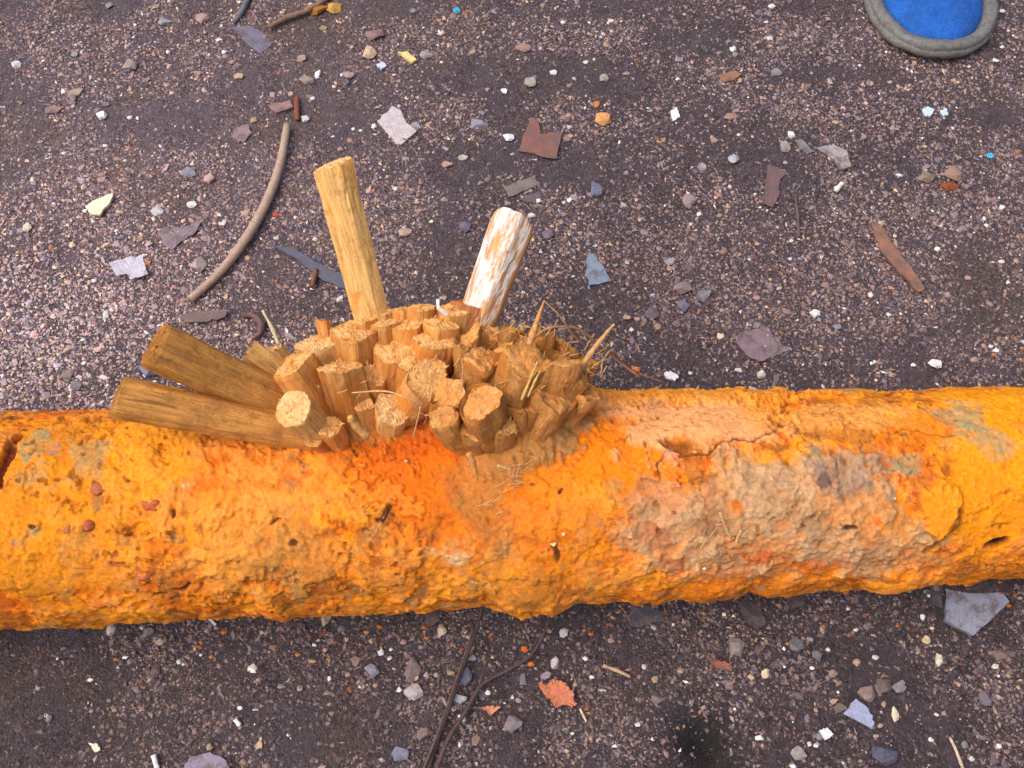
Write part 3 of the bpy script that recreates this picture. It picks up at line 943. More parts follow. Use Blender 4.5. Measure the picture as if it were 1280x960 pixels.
# ------------------------------------------------------------------ tubes: twigs, straws, roots
def tube_mesh(name, pts, radii, seg=8, seed=0, wob=0.08, sub=5):
    pts = [np.asarray(p, float) for p in pts]
    P_, R_ = [], []
    n = len(pts)
    for i in range(n - 1):
        p0, p1, p2, p3 = pts[max(i - 1, 0)], pts[i], pts[i + 1], pts[min(i + 2, n - 1)]
        for k in range(sub):
            u = k / sub
            P_.append(0.5 * ((2 * p1) + (-p0 + p2) * u + (2 * p0 - 5 * p1 + 4 * p2 - p3) * u * u + (-p0 + 3 * p1 - 3 * p2 + p3) * u ** 3))
            R_.append(radii[i] * (1 - u) + radii[i + 1] * u)
    P_.append(pts[-1]); R_.append(radii[-1])
    r = np.random.default_rng(seed)
    V, F_ = [], []
    upv = np.array([0.13, 0.21, 0.97])
    for i, (p, rr) in enumerate(zip(P_, R_)):
        d = P_[min(i + 1, len(P_) - 1)] - P_[max(i - 1, 0)]
        d = d / max(np.linalg.norm(d), 1e-9)
        a = np.cross(d, upv); a /= max(np.linalg.norm(a), 1e-9)
        b_ = np.cross(a, d)
        k_ = rr * (1 + wob * r.normal())
        for j in range(seg):
            th = 2 * math.pi * j / seg
            V.append(p + (a * math.cos(th) + b_ * math.sin(th)) * k_ * (1 + wob * 0.5 * r.normal()))
    for i in range(len(P_) - 1):
        for j in range(seg):
            a0, a1 = i * seg + j, i * seg + (j + 1) % seg
            F_ += [(a0, a1, a1 + seg), (a0, a1 + seg, a0 + seg)]
    e = len(V)
    V += [P_[0], P_[-1]]
    for j in range(seg):
        F_.append((e, (j + 1) % seg, j))
        q = (len(P_) - 1) * seg
        F_.append((e + 1, q + j, q + (j + 1) % seg))
    return mesh_np(name, np.array(V), np.array(F_), None, True)

def gtube(name, pxs, wpx, col, label, cat, zoff=0.0, seed=0, rough=0.75, group=None, var=0.35, wob=0.08):
    pts, rad_ = [], []
    for i, (x, y) in enumerate(pxs):
        p = on_z(x, y, 0.0)
        w_ = (wpx[i] if isinstance(wpx, (list, tuple)) else wpx) / 2 * depth_of(p) / FPX
        z = gz(p[0], p[1]) + w_ * 0.8 + (zoff[i] if isinstance(zoff, (list, tuple)) else zoff)
        q = on_z(x, y, z)
        pts.append(q); rad_.append(w_)
    return link(name, tube_mesh(name, pts, rad_, 9, seed, wob), mat_plain(col, rough, var, 260), label=label, cat=cat, group=group)

def ftube(name, spec, wpx, col, label, cat, seed=0, group=None, parent=None):
    """free-standing: spec = (px, py, depth)"""
    pts = [at_depth(*s) for s in spec]
    rr = [(w_ / 2) * s[2] / FPX for w_, s in zip(wpx, spec)]
    return link(name, tube_mesh(name, pts, rr, 6, seed, 0.12), mat_plain(col, 0.8, 0.35, 400), parent, label=label, cat=cat, group=group)

gtube('bent_twig', [(359, 156), (350, 205), (333, 252), (308, 297), (275, 340), (238, 374)], [9, 11, 12, 12, 11, 10], (172, 146, 130),
      'smooth brown bent twig curving across the ground left of the pegs', 'twig', 0.003, 3, 0.55, None, 0.2, 0.02)
gtube('thin_twig', [(336, 34), (358, 22), (383, 14), (408, -2), (420, -14)], [5, 7, 7, 6, 6], (124, 98, 80), 'thin brown twig at the top edge beside the rust lump', 'twig', 0.002, 4)
gtube('grey_twig', [(292, 28), (301, 16), (312, -6)], [6, 7, 8], (104, 104, 112), 'short blue-grey twig at the top edge above the dark slate flake', 'twig', 0.001, 5)
gtube('straight_stem', [(994, 243), (997, 268), (999, 296)], [3.5, 4, 3.5], (96, 80, 80), 'thin dark stem lying straight up the right middle ground', 'twig', 0.001, 6)
gtube('pale_twig', [(754, 832), (771, 838), (788, 846)], [5, 5, 4], (176, 146, 118), 'pale short twig below the pipe right of the orange leaf', 'twig', 0.001, 7)
gtube('straw', [(1187, 921), (1195, 938), (1204, 962)], [3.5, 4, 4], (190, 170, 150), 'pale straight straw near the lower right corner', 'straw', 0.001, 8)
gtube('root_strand', [(606, 745), (596, 785), (577, 838), (560, 890), (546, 928), (531, 972)], [3, 4, 5, 5, 6, 6], (84, 66, 66), 'long dark root strand running down from under the pipe, the left one', 'root', [0.012, .008, .004, .003, .002, .002], 9)
gtube('root_strand', [(688, 770), (676, 800), (660, 822), (630, 840), (602, 856), (582, 890), (560, 925), (540, 975)], [2, 4, 4, 5, 5, 6, 6, 6], (84, 66, 66), 'dark root strand bending right below the pipe to the left strand', 'root', [0.012, .006, .004, .004, .004, .004, .008, .008], 10)
gtube('root_strand', [(592, 785), (572, 845), (556, 892), (540, 935), (524, 975)], [2, 3, 3, 4, 4], (92, 74, 70), 'thin third root strand close along the left long strand', 'root', [0.014, .008, .009, .006, .005], 11)
gtube('wire_bit', [(371, 122), (371, 137), (372, 150)], [6, 7, 6], (128, 74, 54), 'short rusty stick beside the head of the bent twig', 'stick', 0.001, 12)
gtube('rust_stick', [(395, 337), (392, 350), (390, 358)], [6, 7, 5], (118, 78, 58), 'short brown stick by the dark slate blade', 'stick', 0.002, 13)
gtube('curled_strip', [(302, 394), (316, 394), (326, 404), (325, 416), (316, 424)], [6, 8, 9, 8, 5], (108, 84, 80), 'curled dark strip lying left of the cluster', 'strip', 0.002, 14)
for k, (a, b_, w_, col, lab) in enumerate([((192, 944), (197, 962), 7, (236, 232, 230), 'white sliver at the bottom edge near the left corner'),
                                           ((294, 899), (300, 907), 6, (236, 230, 222), 'short white sliver in the dark lower left grit'),
                                           ((1044, 239), (1053, 229), 6, (232, 226, 220), 'white sliver left of the rusty orange stone'),
                                           ((725, 886), (733, 902), 3, (206, 186, 150), 'fine straw beside the orange leaf'),
                                           ((262, 773), (270, 781), 4, (226, 220, 214), 'white sliver at the lower edge of the pipe, left half')]):
    gtube('pale_sliver', [a, ((a[0] + b_[0]) / 2, (a[1] + b_[1]) / 2), b_], w_, col, lab, 'sliver', 0.001, 30 + k)
dz = 0.63
ftube('standing_twig', [(662, 430, .615), (668, 412, .61), (674, 394, .605), (680, 376, .60)], [10, 8, 6, 2], (204, 150, 92), 'twig standing up out of the muddy peg bunch', 'twig', 41)
ftube('forked_twig', [(722, 466, .63), (738, 442, .625), (755, 420, .62), (768, 405, .615)], [8, 8, 6, 3], (196, 150, 98), 'stout twig poking out right from the muddy peg bunch', 'twig', 42)
ftube('loose_root', [(680, 376, .60), (700, 395, .60), (716, 418, .61), (732, 432, .625)], [2, 2.5, 2.5, 2], (168, 122, 86), 'fine root arching from the standing twig', 'root', 43)
ftube('loose_root', [(668, 422, .61), (686, 410, .605), (716, 409, .61), (738, 422, .62), (768, 448, .65), (800, 472, .66)], [2, 3, 3, 3, 2.5, 2], (170, 122, 84), 'long fine root curving right from the bunch to the pipe', 'root', 44)
ftube('loose_root', [(735, 432, .63), (762, 440, .65), (790, 462, .665), (830, 478, .67)], [2, 2, 2, 2], (140, 92, 70), 'finest root trailing over the top of the pipe', 'root', 45)
ftube('straw', [(348, 430, .64), (340, 410, .635), (328, 388, .63)], [5, 5, 3], (244, 206, 156), 'pale straw sticking up behind the left peg blocks', 'straw', 46)
ftube('straw', [(652, 500, .60), (662, 476, .595), (672, 452, .59)], [4, 4, 2], (226, 164, 92), 'left straw splinter standing in the muddy bunch', 'straw', 47)
ftube('straw', [(660, 496, .60), (668, 478, .595), (676, 462, .59)], [3.5, 3.5, 1.5], (230, 170, 96), 'right straw splinter standing in the muddy bunch', 'straw', 48)
ftube('loose_root', [(440, 491, .60), (480, 489, .595), (505, 496, .59), (530, 506, .595)], [2, 2.5, 2.5, 2], (214, 164, 112), 'fine pale root across the front peg ends', 'root', 49)
ftube('loose_root', [(526, 508, .60), (522, 524, .605), (517, 545, .61)], [2.5, 2, 1.5], (206, 156, 110), 'short root hair hanging in front of the pipe', 'root', 50)
ftube('loose_root', [(577, 448, .60), (579, 468, .60), (577, 490, .605)], [2, 2, 1.5], (190, 140, 100), 'root hair hanging in the dark gap', 'root', 51)
ftube('wood_splinter', [(437, 521, .595), (445, 532, .6), (459, 546, .605)], [8, 11, 12], (204, 148, 84), 'loose wood splinter lying at the foot of the flat-topped peg', 'splinter', 52)
ftube('wood_splinter', [(586, 566, .607), (592, 580, .61), (597, 600, .615)], [8, 7, 2], (206, 138, 72), 'thin splinter below the neat round stub', 'splinter', 53)
ftube('wood_splinter', [(622, 582, .611), (640, 587, .613)], [5, 4], (206, 158, 104), 'small splinter lying on the clay below the jagged stub', 'splinter', 54)
for k, (pts, lab) in enumerate([([(900, 640), (905, 655), (914, 674)], 'dry straw pressed in the mud on the pipe, the left one'), ([(927, 662), (923, 670), (920, 680)], 'dry straw pressed in the mud on the pipe, the right one'),
                                ([(484, 632), (482, 645), (476, 652)], 'dark twig caught on the pipe below the cluster')]):
    sp = []
    for p in pts:
        h = px_pipe_c(*p)
        sp.append((p[0], p[1], depth_of(h[2]) - 0.004))
    ftube('straw' if k < 2 else 'caught_twig', sp, [4, 4, 3], (196, 150, 92) if k < 2 else (84, 48, 26), lab, 'straw' if k < 2 else 'twig', 60 + k)

# ------------------------------------------------------------------ flat shards, flakes and leaves
def flake(name, pxs, col, label, cat, th=0.003, zoff=0.001, tilt=(0, 0), rough=0.55, curl=0.0, var=0.2, vs=160, seed=0, group=None, spec=0.4, wob=0.0):
    r = np.random.default_rng(seed)
    c0 = np.mean(np.array(pxs, float), 0)
    g = on_z(c0[0], c0[1], 0)
    if name not in ('dry_leaf', 'plastic_scrap', 'wood_chip', 'bark_strip'):
        zoff -= th * 0.45
    z0 = gz(g[0], g[1]) + zoff + th
    # finer rim, a little ragged
    rim = []
    m = len(pxs)
    for i in range(m):
        a, b_ = np.array(pxs[i], float), np.array(pxs[(i + 1) % m], float)
        for u in (0, 0.2, 0.4, 0.6, 0.8):
            p = a + (b_ - a) * u
            if u:
                p = p + r.normal(size=2) * (0.6 + wob)
            rim.append(p)
    pts = np.array([on_z(p[0], p[1], z0) for p in rim])
    ctr = pts.mean(0)
    pts[:, 2] += (pts[:, 0] - ctr[0]) * tilt[0] + (pts[:, 1] - ctr[1]) * tilt[1]
    rr = np.linalg.norm(pts[:, :2] - ctr[:2], axis=1)
    pts[:, 2] += curl * (rr / rr.max()) ** 2 + curl * 0.15 * r.normal(size=len(pts))
    n = len(pts)
    inner = ctr + (pts - ctr) * 0.55
    inner[:, 2] = ctr[2] + (pts[:, 2] - ctr[2]) * 0.3 + 0.00005 * r.normal(size=n)
    bot = ctr + (pts - ctr) * 0.97
    bot[:, 2] = pts[:, 2] - th
    V = np.concatenate([pts, inner, bot, ctr[None], (ctr - [0, 0, th])[None]]) - ctr
    F_ = []
    for i in range(n):
        j = (i + 1) % n
        F_ += [(i, i + n, j + n), (i, j + n, j), (i + n, 3 * n, j + n), (i, j, j + 2 * n), (i, j + 2 * n, i + 2 * n), (i + 2 * n, j + 2 * n, 3 * n + 1)]
    F_ = [(a, c, b_) for a, b_, c in F_]
    me = mesh_np(name, V, np.array(F_))
    bm = bmesh.new(); bm.from_mesh(me); bmesh.ops.recalc_face_normals(bm, faces=bm.faces[:]); bm.to_mesh(me); bm.free()
    return link(name, me, mat_plain(col, rough, var, vs, spec, 0.5, 0.0008, 0.3 if max(col) > 175 else 0.75), label=label, cat=cat, group=group, loc=ctr)

FL = [
 ('slate_shard', [(1184, 724), (1181, 776), (1216, 795), (1262, 752), (1240, 724)], (142, 146, 166), 'large pale blue-grey slate shard poking out under the pipe at right', 'slate', .006, 0.0),
 ('slate_shard', [(1160, 728), (1178, 726), (1178, 760), (1166, 756)], (74, 72, 84), 'dark slate sliver left of the large pale shard', 'slate', .004, 0.0),
 ('slate_shard', [(1070, 873), (1054, 892), (1090, 911), (1093, 903), (1084, 884)], (146, 154, 184), 'pale blue triangular slate shard in the lower right mud', 'slate', .003, 0.0),
 ('slate_shard', [(735, 318), (744, 317), (765, 351), (737, 356), (732, 340)], (124, 140, 162), 'blue-grey triangular shard right of the white painted peg', 'slate', .003, .001),
 ('slate_shard', [(344, 309), (366, 310), (402, 330), (432, 346), (432, 360), (404, 350), (372, 326)], (86, 92, 116), 'dark blue slate blade left of the long pale peg', 'slate', .003, .001),
 ('slate_flake', [(287, 36), (314, 33), (330, 42), (339, 54), (326, 66), (312, 58), (300, 44)], (112, 108, 130), 'dark grey slate flake near the top edge', 'slate', .002, .001),
 ('slate_shard', [(471, 150), (490, 133), (500, 137), (508, 154), (521, 164), (503, 179), (495, 179)], (182, 172, 176), 'pale grey square shard at the upper middle', 'shard', .004, .001),
 ('stone_chip', [(512, 156), (520, 151), (527, 160), (520, 166)], (150, 146, 150), 'small grey chip touching the pale square shard', 'stone', .004, .0),
 ('rust_flake', [(663, 146), (672, 150), (676, 167), (703, 165), (696, 199), (648, 188)], (128, 84, 74), 'notched square brown rust flake at the upper middle', 'rust flake', .002, .002),
 ('wood_fragment', [(629, 235), (668, 219), (675, 229), (636, 246)], (122, 112, 104), 'weathered grey wood fragment below the notched rust flake', 'wood', .003, .001),
 ('slate_flake', [(648, 250), (674, 238), (678, 249), (668, 255)], (96, 84, 92), 'dark flat chip beneath the weathered wood fragment', 'slate', .002, .0),
 ('slate_flake', [(1021, 183), (1040, 180), (1058, 187), (1064, 210), (1054, 212), (1040, 198)], (160, 148, 150), 'pale mauve flat shard in the upper right', 'shard', .003, .001),
 ('slate_flake', [(993, 174), (1004, 176), (1018, 188), (1010, 192), (1000, 186)], (118, 116, 124), 'grey flat chip left of the pale mauve shard', 'stone', .002, .001),
 ('rust_flake', [(959, 207), (972, 208), (985, 214), (975, 222), (974, 244), (966, 260), (954, 256)], (116, 88, 88), 'long red-brown flake standing out on the right middle ground', 'rust flake', .002, .001),
 ('bark_strip', [(1089, 276), (1098, 276), (1118, 306), (1146, 346), (1155, 364), (1146, 366), (1120, 336), (1100, 310)], (142, 98, 78), 'long rust-brown bark strip lying diagonally at the right', 'bark', .003, .002),
 ('flat_stone', [(919, 428), (932, 415), (954, 408), (978, 418), (988, 436), (966, 446), (948, 452), (932, 444)], (134, 112, 122), 'broad flat mauve stone just behind the pipe at right', 'stone', .004, -.001),
 ('flat_stone', [(197, 291), (206, 280), (228, 284), (252, 276), (244, 291), (226, 302), (214, 313), (204, 306)], (132, 116, 124), 'broad flat mauve flake left of the bent twig', 'stone', .002, .0),
 ('bark_strip', [(224, 394), (240, 389), (284, 388), (282, 397), (258, 402), (230, 402)], (114, 92, 90), 'flat brown bark strip above the upper ochre peg', 'bark', .003, .001),
 ('rust_flake', [(334, 131), (362, 125), (366, 134), (345, 141)], (150, 116, 112), 'pinkish brown rectangular flake above the bent twig', 'rust flake', .003, .001),
 ('wood_chip', [(106, 257), (122, 248), (143, 240), (137, 254), (124, 269), (115, 268)], (242, 224, 188), 'cream triangular wood chip at the left', 'wood chip', .003, .002),
 ('flat_stone', [(288, 172), (294, 160), (310, 156), (315, 166), (304, 178)], (140, 118, 120), 'mauve flat stone left of the head of the bent twig', 'stone', .003, .001),
 ('flat_stone', [(81, 112), (104, 111), (90, 127)], (160, 140, 128), 'tan triangular flat stone in the upper left', 'stone', .004, .001),
 ('flat_stone', [(56, 136), (66, 131), (80, 134), (70, 141), (58, 142)], (140, 116, 108), 'brownish flat stone below the tan triangular stone', 'stone', .003, .0),
 ('dry_leaf', [(671, 855), (680, 858), (690, 850), (702, 851), (712, 860), (718, 868), (714, 873), (722, 879), (716, 884), (703, 882), (694, 886), (688, 877), (680, 868)], (192, 116, 84), 'bright orange-brown dead leaf below the pipe', 'leaf', .0008, .004),
 ('dry_leaf', [(599, 885), (612, 883), (627, 884), (614, 894)], (190, 122, 94), 'small orange leaf scrap left of the dead leaf', 'leaf', .0008, .003),
 ('dry_leaf', [(881, 820), (890, 826), (904, 826), (918, 834), (913, 842), (900, 837), (890, 831)], (150, 84, 66), 'rust-red leaf scrap below the pipe at right', 'leaf', .0008, .003),
 ('slate_flake', [(789, 752), (806, 756), (832, 766), (828, 776), (800, 784), (786, 782)], (62, 60, 70), 'dark slate flake half under the pipe, right of the hanging lump', 'slate', .004, .0),
 ('slate_flake', [(922, 750), (950, 754), (958, 780), (948, 788), (930, 774)], (66, 58, 64), 'dark slate flake half under the pipe at the right', 'slate', .004, .0),
 ('slate_flake', [(980, 744), (1004, 742), (1006, 756), (990, 762)], (76, 66, 66), 'small dark slate chip at the pipe edge, right of the dark slate flake', 'slate', .004, .0),
 ('flat_stone', [(528, 764), (545, 758), (550, 776), (534, 784)], (92, 66, 66), 'reddish dark stone just under the pipe left of the roots', 'stone', .004, .0),
 ('flat_stone', [(228, 962), (238, 946), (262, 940), (282, 950), (290, 966)], (140, 130, 152), 'rounded lilac-grey stone cut by the bottom edge at left', 'stone', .008, .0),
 ('plastic_scrap', [(137, 330), (160, 322), (178, 320), (182, 334), (186, 344), (164, 350), (158, 342), (146, 346)], (186, 182, 196), 'crumpled translucent plastic scrap at the left', 'plastic scrap', .001, .004),
 ('slate_flake', [(1040, 884), (1052, 878), (1060, 886), (1046, 892)], (110, 96, 92), 'brown flat chip left of the pale blue triangular shard', 'stone', .003, .0),
 ('rust_flake', [(896, 94), (912, 90), (928, 92), (918, 100), (904, 102)], (148, 104, 76), 'orange-brown flake left of the shoe in the upper right', 'rust flake', .002, .001),
 ('wood_chip', [(497, 66), (508, 64), (521, 74), (514, 78)], (224, 196, 130), 'yellow wood chip near the top middle', 'wood chip', .003, .001),
 ('slate_flake', [(470, 80), (478, 77), (483, 82), (476, 88)], (190, 196, 214), 'tiny pale blue square chip below the tan stone at top', 'chip', .002, .001),
 ('slate_flake', [(1153, 137), (1160, 132), (1168, 138), (1163, 146), (1156, 144)], (190, 208, 226), 'pale blue chip below the shoe, the larger of two', 'chip', .002, .001),
 ('slate_flake', [(1175, 138), (1183, 136), (1186, 143), (1179, 144)], (186, 204, 222), 'pale blue chip below the shoe, the smaller of two', 'chip', .002, .001),
 ('bone_chip', [(838, 138), (846, 134), (850, 146), (841, 152)], (238, 232, 226), 'clean white oblong chip at the upper middle right', 'chip', .003, .001),
 ('bone_chip', [(830, 466), (838, 463), (848, 470), (844, 476), (832, 472)], (240, 238, 238), 'white oblong chip just behind the pipe right of the bunch', 'chip', .003, .001),
 ('stone_chip', [(1024, 914), (1034, 909), (1042, 918), (1032, 925)], (216, 220, 230), 'white square chip beside the pale blue triangular shard', 'chip', .003, .001),
 ('stone_chip', [(110, 928), (122, 930), (126, 938), (118, 940)], (222, 206, 180), 'cream square chip in the lower left corner', 'chip', .003, .001),
]
for k, (nm, pxs, col, lab, cat, th, zo) in enumerate(FL):
    leafy = nm in ('dry_leaf', 'plastic_scrap')
    r_ = np.random.default_rng(900 + k)
    flake(nm, pxs, col, lab, cat, th * 0.9, zo, (r_.normal() * .05, r_.normal() * .05), 0.35 if nm == 'plastic_scrap' else 0.6, 0.0022 if leafy else 0.00012, 0.25, 220, k, None, 0.4, 0.5 if nm == 'dry_leaf' else 0.1)

# ------------------------------------------------------------------ stones one can pick out
ST = [  # px, py, width, height, colour, label
 (162, 82, 20, 18, (164, 142, 130), 'round tan pebble in the upper left'),
 (205, 25, 18, 12, (148, 146, 150), 'grey pebble near the top left corner'),
 (252, 22, 18, 14, (168, 136, 126), 'pinkish stone right of the top left grey pebble'),
 (92, 65, 10, 8, (140, 140, 150), 'small grey pebble left of the round tan pebble'),
 (461, 66, 19, 18, (206, 172, 134), 'knobbly tan stone at the top middle'),
 (434, 93, 20, 12, (170, 138, 134), 'pinkish grey stone below the knobbly tan stone'),
 (433, 102, 10, 10, (88, 96, 112), 'dark blue pebble touching the pinkish grey stone'),
 (468, 44, 26, 16, (140, 108, 104), 'dull red stone above the knobbly tan stone'),
 (534, 68, 20, 12, (148, 138, 142), 'grey stone right of the yellow wood chip'),
 (654, 60, 20, 12, (158, 122, 108), 'reddish stone near the top, right of middle'),
 (664, 103, 18, 15, (160, 146, 136), 'grey-tan angular stone above the notched rust flake'),
 (755, 96, 14, 10, (164, 148, 140), 'small tan stone near the top right of middle'),
 (599, 155, 24, 17, (136, 132, 150), 'smooth blue-grey stone right of the pale square shard'),
 (636, 170, 17, 10, (240, 236, 228), 'white pebble left of the notched rust flake'),
 (630, 113, 10, 8, (244, 240, 236), 'bright white pebble above the white pebble by the rust flake'),
 (579, 193, 14, 8, (178, 172, 160), 'pale flat pebble below the smooth blue-grey stone'),
 (559, 202, 14, 10, (180, 142, 126), 'pinkish pebble right above the long pale peg'),
 (745, 236, 20, 20, (104, 108, 136), 'blue-black stone left of the upper right shards'),
 (506, 291, 18, 13, (176, 150, 124), 'tan pebble between the two tall pegs'),
 (581, 282, 15, 15, (112, 102, 122), 'dark mauve stone left of the white painted peg'),
 (685, 293, 15, 16, (118, 102, 118), 'mauve stone right of the white painted peg tip'),
 (862, 252, 20, 20, (150, 126, 126), 'dull pink stone left of the long red-brown flake'),
 (876, 209, 14, 10, (158, 154, 162), 'grey pebble above the dull pink stone'),
 (917, 200, 16, 14, (164, 170, 184), 'angular blue-white stone in the upper right'),
 (981, 185, 14, 16, (158, 142, 132), 'tan-grey stone left of the grey flat chip'),
 (971, 88, 16, 12, (136, 132, 140), 'grey stone left below the shoe'),
 (989, 169, 11, 10, (244, 242, 234), 'bright round white pebble above the grey flat chip'),
 (917, 59, 9, 8, (242, 238, 226), 'round white pebble left of the shoe'),
 (1192, 216, 26, 20, (150, 118, 100), 'brown stone at the far right, over a rusty one'),
 (1186, 231, 26, 13, (136, 74, 36), 'wet rusty orange stone at the far right'),
 (1160, 222, 22, 14, (130, 114, 96), 'olive brown stone beside the rusty one'),
 (854, 361, 24, 18, (134, 112, 114), 'brown stone in the group of dark stones behind the pipe'),
 (878, 368, 23, 23, (136, 128, 140), 'grey stone in the group of dark stones behind the pipe'),
 (854, 382, 16, 16, (112, 108, 130), 'blue-black stone in the group behind the pipe'),
 (815, 391, 18, 14, (104, 92, 106), 'dark mauve stone left of the dark group behind the pipe'),
 (837, 326, 14, 11, (150, 150, 164), 'grey-blue pebble above the dark group of stones'),
 (913, 146, 18, 10, (158, 118, 108), 'reddish flat pebble above the angular blue-white stone'),
 (1170, 453, 20, 12, (244, 240, 238), 'knobbly white stone behind the pipe at far right'),
 (1018, 393, 14, 10, (238, 234, 226), 'white chip in the grit right of the mauve slab'),
 (924, 462, 10, 9, (214, 190, 188), 'pinkish white pebble at the back edge of the pipe'),
 (952, 468, 12, 10, (206, 200, 190), 'pale pebble at the back edge of the pipe'),
 (247, 330, 21, 22, (172, 148, 148), 'pink-grey stone left of the bent twig'),
 (262, 223, 15, 13, (190, 152, 146), 'small pink stone above the pink-grey one'),
 (236, 217, 18, 14, (132, 128, 144), 'blue-grey stone beside the small pink stone'),
 (197, 264, 18, 12, (190, 184, 188), 'clear quartz pebble right of the cream chip'),
 (239, 254, 13, 9, (214, 212, 214), 'pale oval pebble right of the clear quartz pebble'),
 (33, 284, 12, 12, (206, 196, 172), 'pale round pebble at the left edge'),
 (127, 145, 14, 12, (240, 238, 222), 'ragged white pebble in the upper left'),
 (19, 79, 12, 11, (204, 206, 214), 'bluish white pebble at the left edge near the top'),
 (180, 328, 15, 14, (206, 148, 112), 'orange-tan pebble on the plastic scrap'),
 (188, 463, 26, 22, (120, 122, 156), 'blue-grey stone between the two long ochre pegs'),
 (96, 482, 16, 14, (120, 116, 124), 'dark grey round pebble left of the ochre pegs'),
 (86, 470, 18, 12, (142, 122, 116), 'brown pebble above the dark grey round pebble'),
 (132, 394, 9, 14, (206, 208, 212), 'pale upright pebble above the upper ochre peg'),
 (408, 772, 13, 20, (182, 160, 142), 'pale tan stone at the lower edge of the pipe'),
 (142, 790, 13, 13, (206, 196, 184), 'white stone under the pipe at left'),
 (187, 792, 16, 13, (126, 120, 122), 'grey stone under the pipe right of the white stone'),
 (200, 803, 12, 7, (190, 168, 152), 'tan chip below the grey stone under the pipe'),
 (517, 864, 24, 20, (172, 160, 160), 'pale grey angular stone below the pipe left of the roots'),
 (576, 872, 20, 12, (160, 164, 176), 'pale blue-grey stone between the roots'),
 (465, 838, 19, 15, (132, 130, 148), 'blue-grey stone at lower middle left'),
 (515, 838, 22, 26, (128, 106, 104), 'brown stone above the pale grey angular one'),
 (552, 790, 13, 13, (196, 172, 142), 'cream stone just below the pipe by the roots'),
 (705, 790, 13, 11, (200, 192, 190), 'pale square pebble under the hanging lump'),
 (694, 828, 12, 15, (196, 176, 178), 'pink-white pebble above the bright orange-brown leaf'),
 (683, 843, 14, 10, (150, 136, 150), 'mauve pebble touching the top of the orange-brown leaf'),
 (640, 905, 26, 18, (128, 112, 122), 'mauve-grey rounded stone below the dead leaf, left'),
 (531, 918, 24, 14, (126, 100, 98), 'reddish brown stone near the bottom left of the roots'),
 (500, 942, 26, 16, (120, 122, 146), 'blue-grey stone at the bottom, left of the roots'),
 (581, 845, 18, 22, (92, 96, 118), 'dark blue stone between the root strands'),
 (920, 808, 23, 21, (134, 116, 116), 'brown rounded stone below the pipe at right'),
 (1022, 820, 15, 14, (108, 102, 112), 'dark grey stone right of the brown rounded one'),
 (995, 806, 22, 16, (112, 106, 112), 'grey stone close below the pipe at right'),
 (1083, 867, 22, 18, (132, 112, 108), 'brown stone above the pale blue triangular shard'),
 (1104, 858, 20, 20, (100, 84, 80), 'dark brown stone right of the shard'),
 (1123, 860, 18, 14, (124, 120, 132), 'grey stone right of the dark brown stone'),
 (1119, 893, 9, 18, (214, 200, 168), 'cream upright chip right of the pale blue shard'),
 (1174, 824, 11, 16, (214, 202, 180), 'cream stone below the large pale shard'),
 (1158, 800, 12, 10, (206, 176, 140), 'tan pebble left below the large pale shard'),
 (950, 921, 14, 8, (232, 226, 220), 'white chip right of the dark wet hollow'),
 (999, 942, 20, 16, (150, 136, 132), 'grey-tan stone near the bottom right of the hollow'),
 (958, 842, 12, 12, (206, 186, 150), 'cream pebble above the dark wet hollow'),
 (1233, 873, 16, 18, (112, 100, 116), 'dark mauve stone at the lower right'),
 (1250, 818, 24, 14, (124, 98, 92), 'brown stone below the point of the large pale shard'),
 (1085, 700, 1, 1, (120, 110, 110), None),
 (1103, 945, 34, 24, (78, 78, 100), 'dark blue stone at the bottom edge at right'),
 (476, 815, 8, 8, (236, 232, 236), 'tiny white pebble left of the roots'),
 (571, 14, 10, 8, (70, 160, 190), 'turquoise chip at the top middle'),
 (1240, 192, 9, 8, (60, 170, 206), 'cyan chip at the far right'),
 (345, 266, 11, 8, (176, 84, 78), 'red chip beside the bent twig'),
 (656, 811, 9, 9, (206, 104, 34), 'bright orange rust crumb below the pipe, the upper one'),
 (664, 829, 9, 8, (206, 110, 44), 'bright orange rust crumb below the pipe, the lower one'),
 (746, 130, 8, 10, (196, 118, 62), 'orange rust crumb above the orange rust clod'),
 (754, 150, 25, 17, (206, 148, 92), 'orange rust clod at the upper middle right'),
 (418, 10, 24, 14, (196, 148, 72), 'yellow rust clod at the top edge'),
 (396, 12, 34, 16, (166, 106, 42), 'orange brown rust lump at the top edge by the twig'),
 (535, 276, 1, 1, (0, 0, 0), None),
 (795, 462, 12, 10, (206, 120, 70), 'orange crumb behind the pipe right of the bunch'),
 (384, 100, 22, 12, (150, 132, 118), 'tan flat pebble at the top left of middle'),
 (378, 71, 14, 9, (168, 140, 126), 'small tan pebble above the tan flat pebble'),
 (380, 146, 12, 10, (190, 196, 200), 'pale grey pebble right of the short rusty stick'),
 (397, 91, 8, 14, (238, 238, 240), 'white oblong pebble right of the tan flat pebble'),
 (298, 94, 14, 9, (190, 156, 120), 'tan chip at the upper left, right of the round pebble'),
]
STM = {}
def stone(px, py, wpx, hpx, col, label, seed, name='stone', cat='stone', group=None, zf=0.55, sink=0.35):
    p = on_z(px, py, 0.002)
    k = depth_of(p) / FPX
    rx, ry = wpx / 2 * k, hpx / 2 * k / 0.88
    rz = min(rx, ry) * zf
    me = hull_mesh(name, rx * 1.1, ry * 1.1, rz * 1.1, 20, seed, 0.1, 0.22)
    return link(name, me, mat_plain(tuple(int(c * 0.8 + 0.2 * sum(col) / 3) for c in col) if max(col) - min(col) < 80 else col, 0.65, 0.3, 420, 0.3, 0.5, 0.0007, 0.4), label=label, cat=cat, group=group, loc=(p[0], p[1], gz(p[0], p[1]) + rz * (1 - sink)))
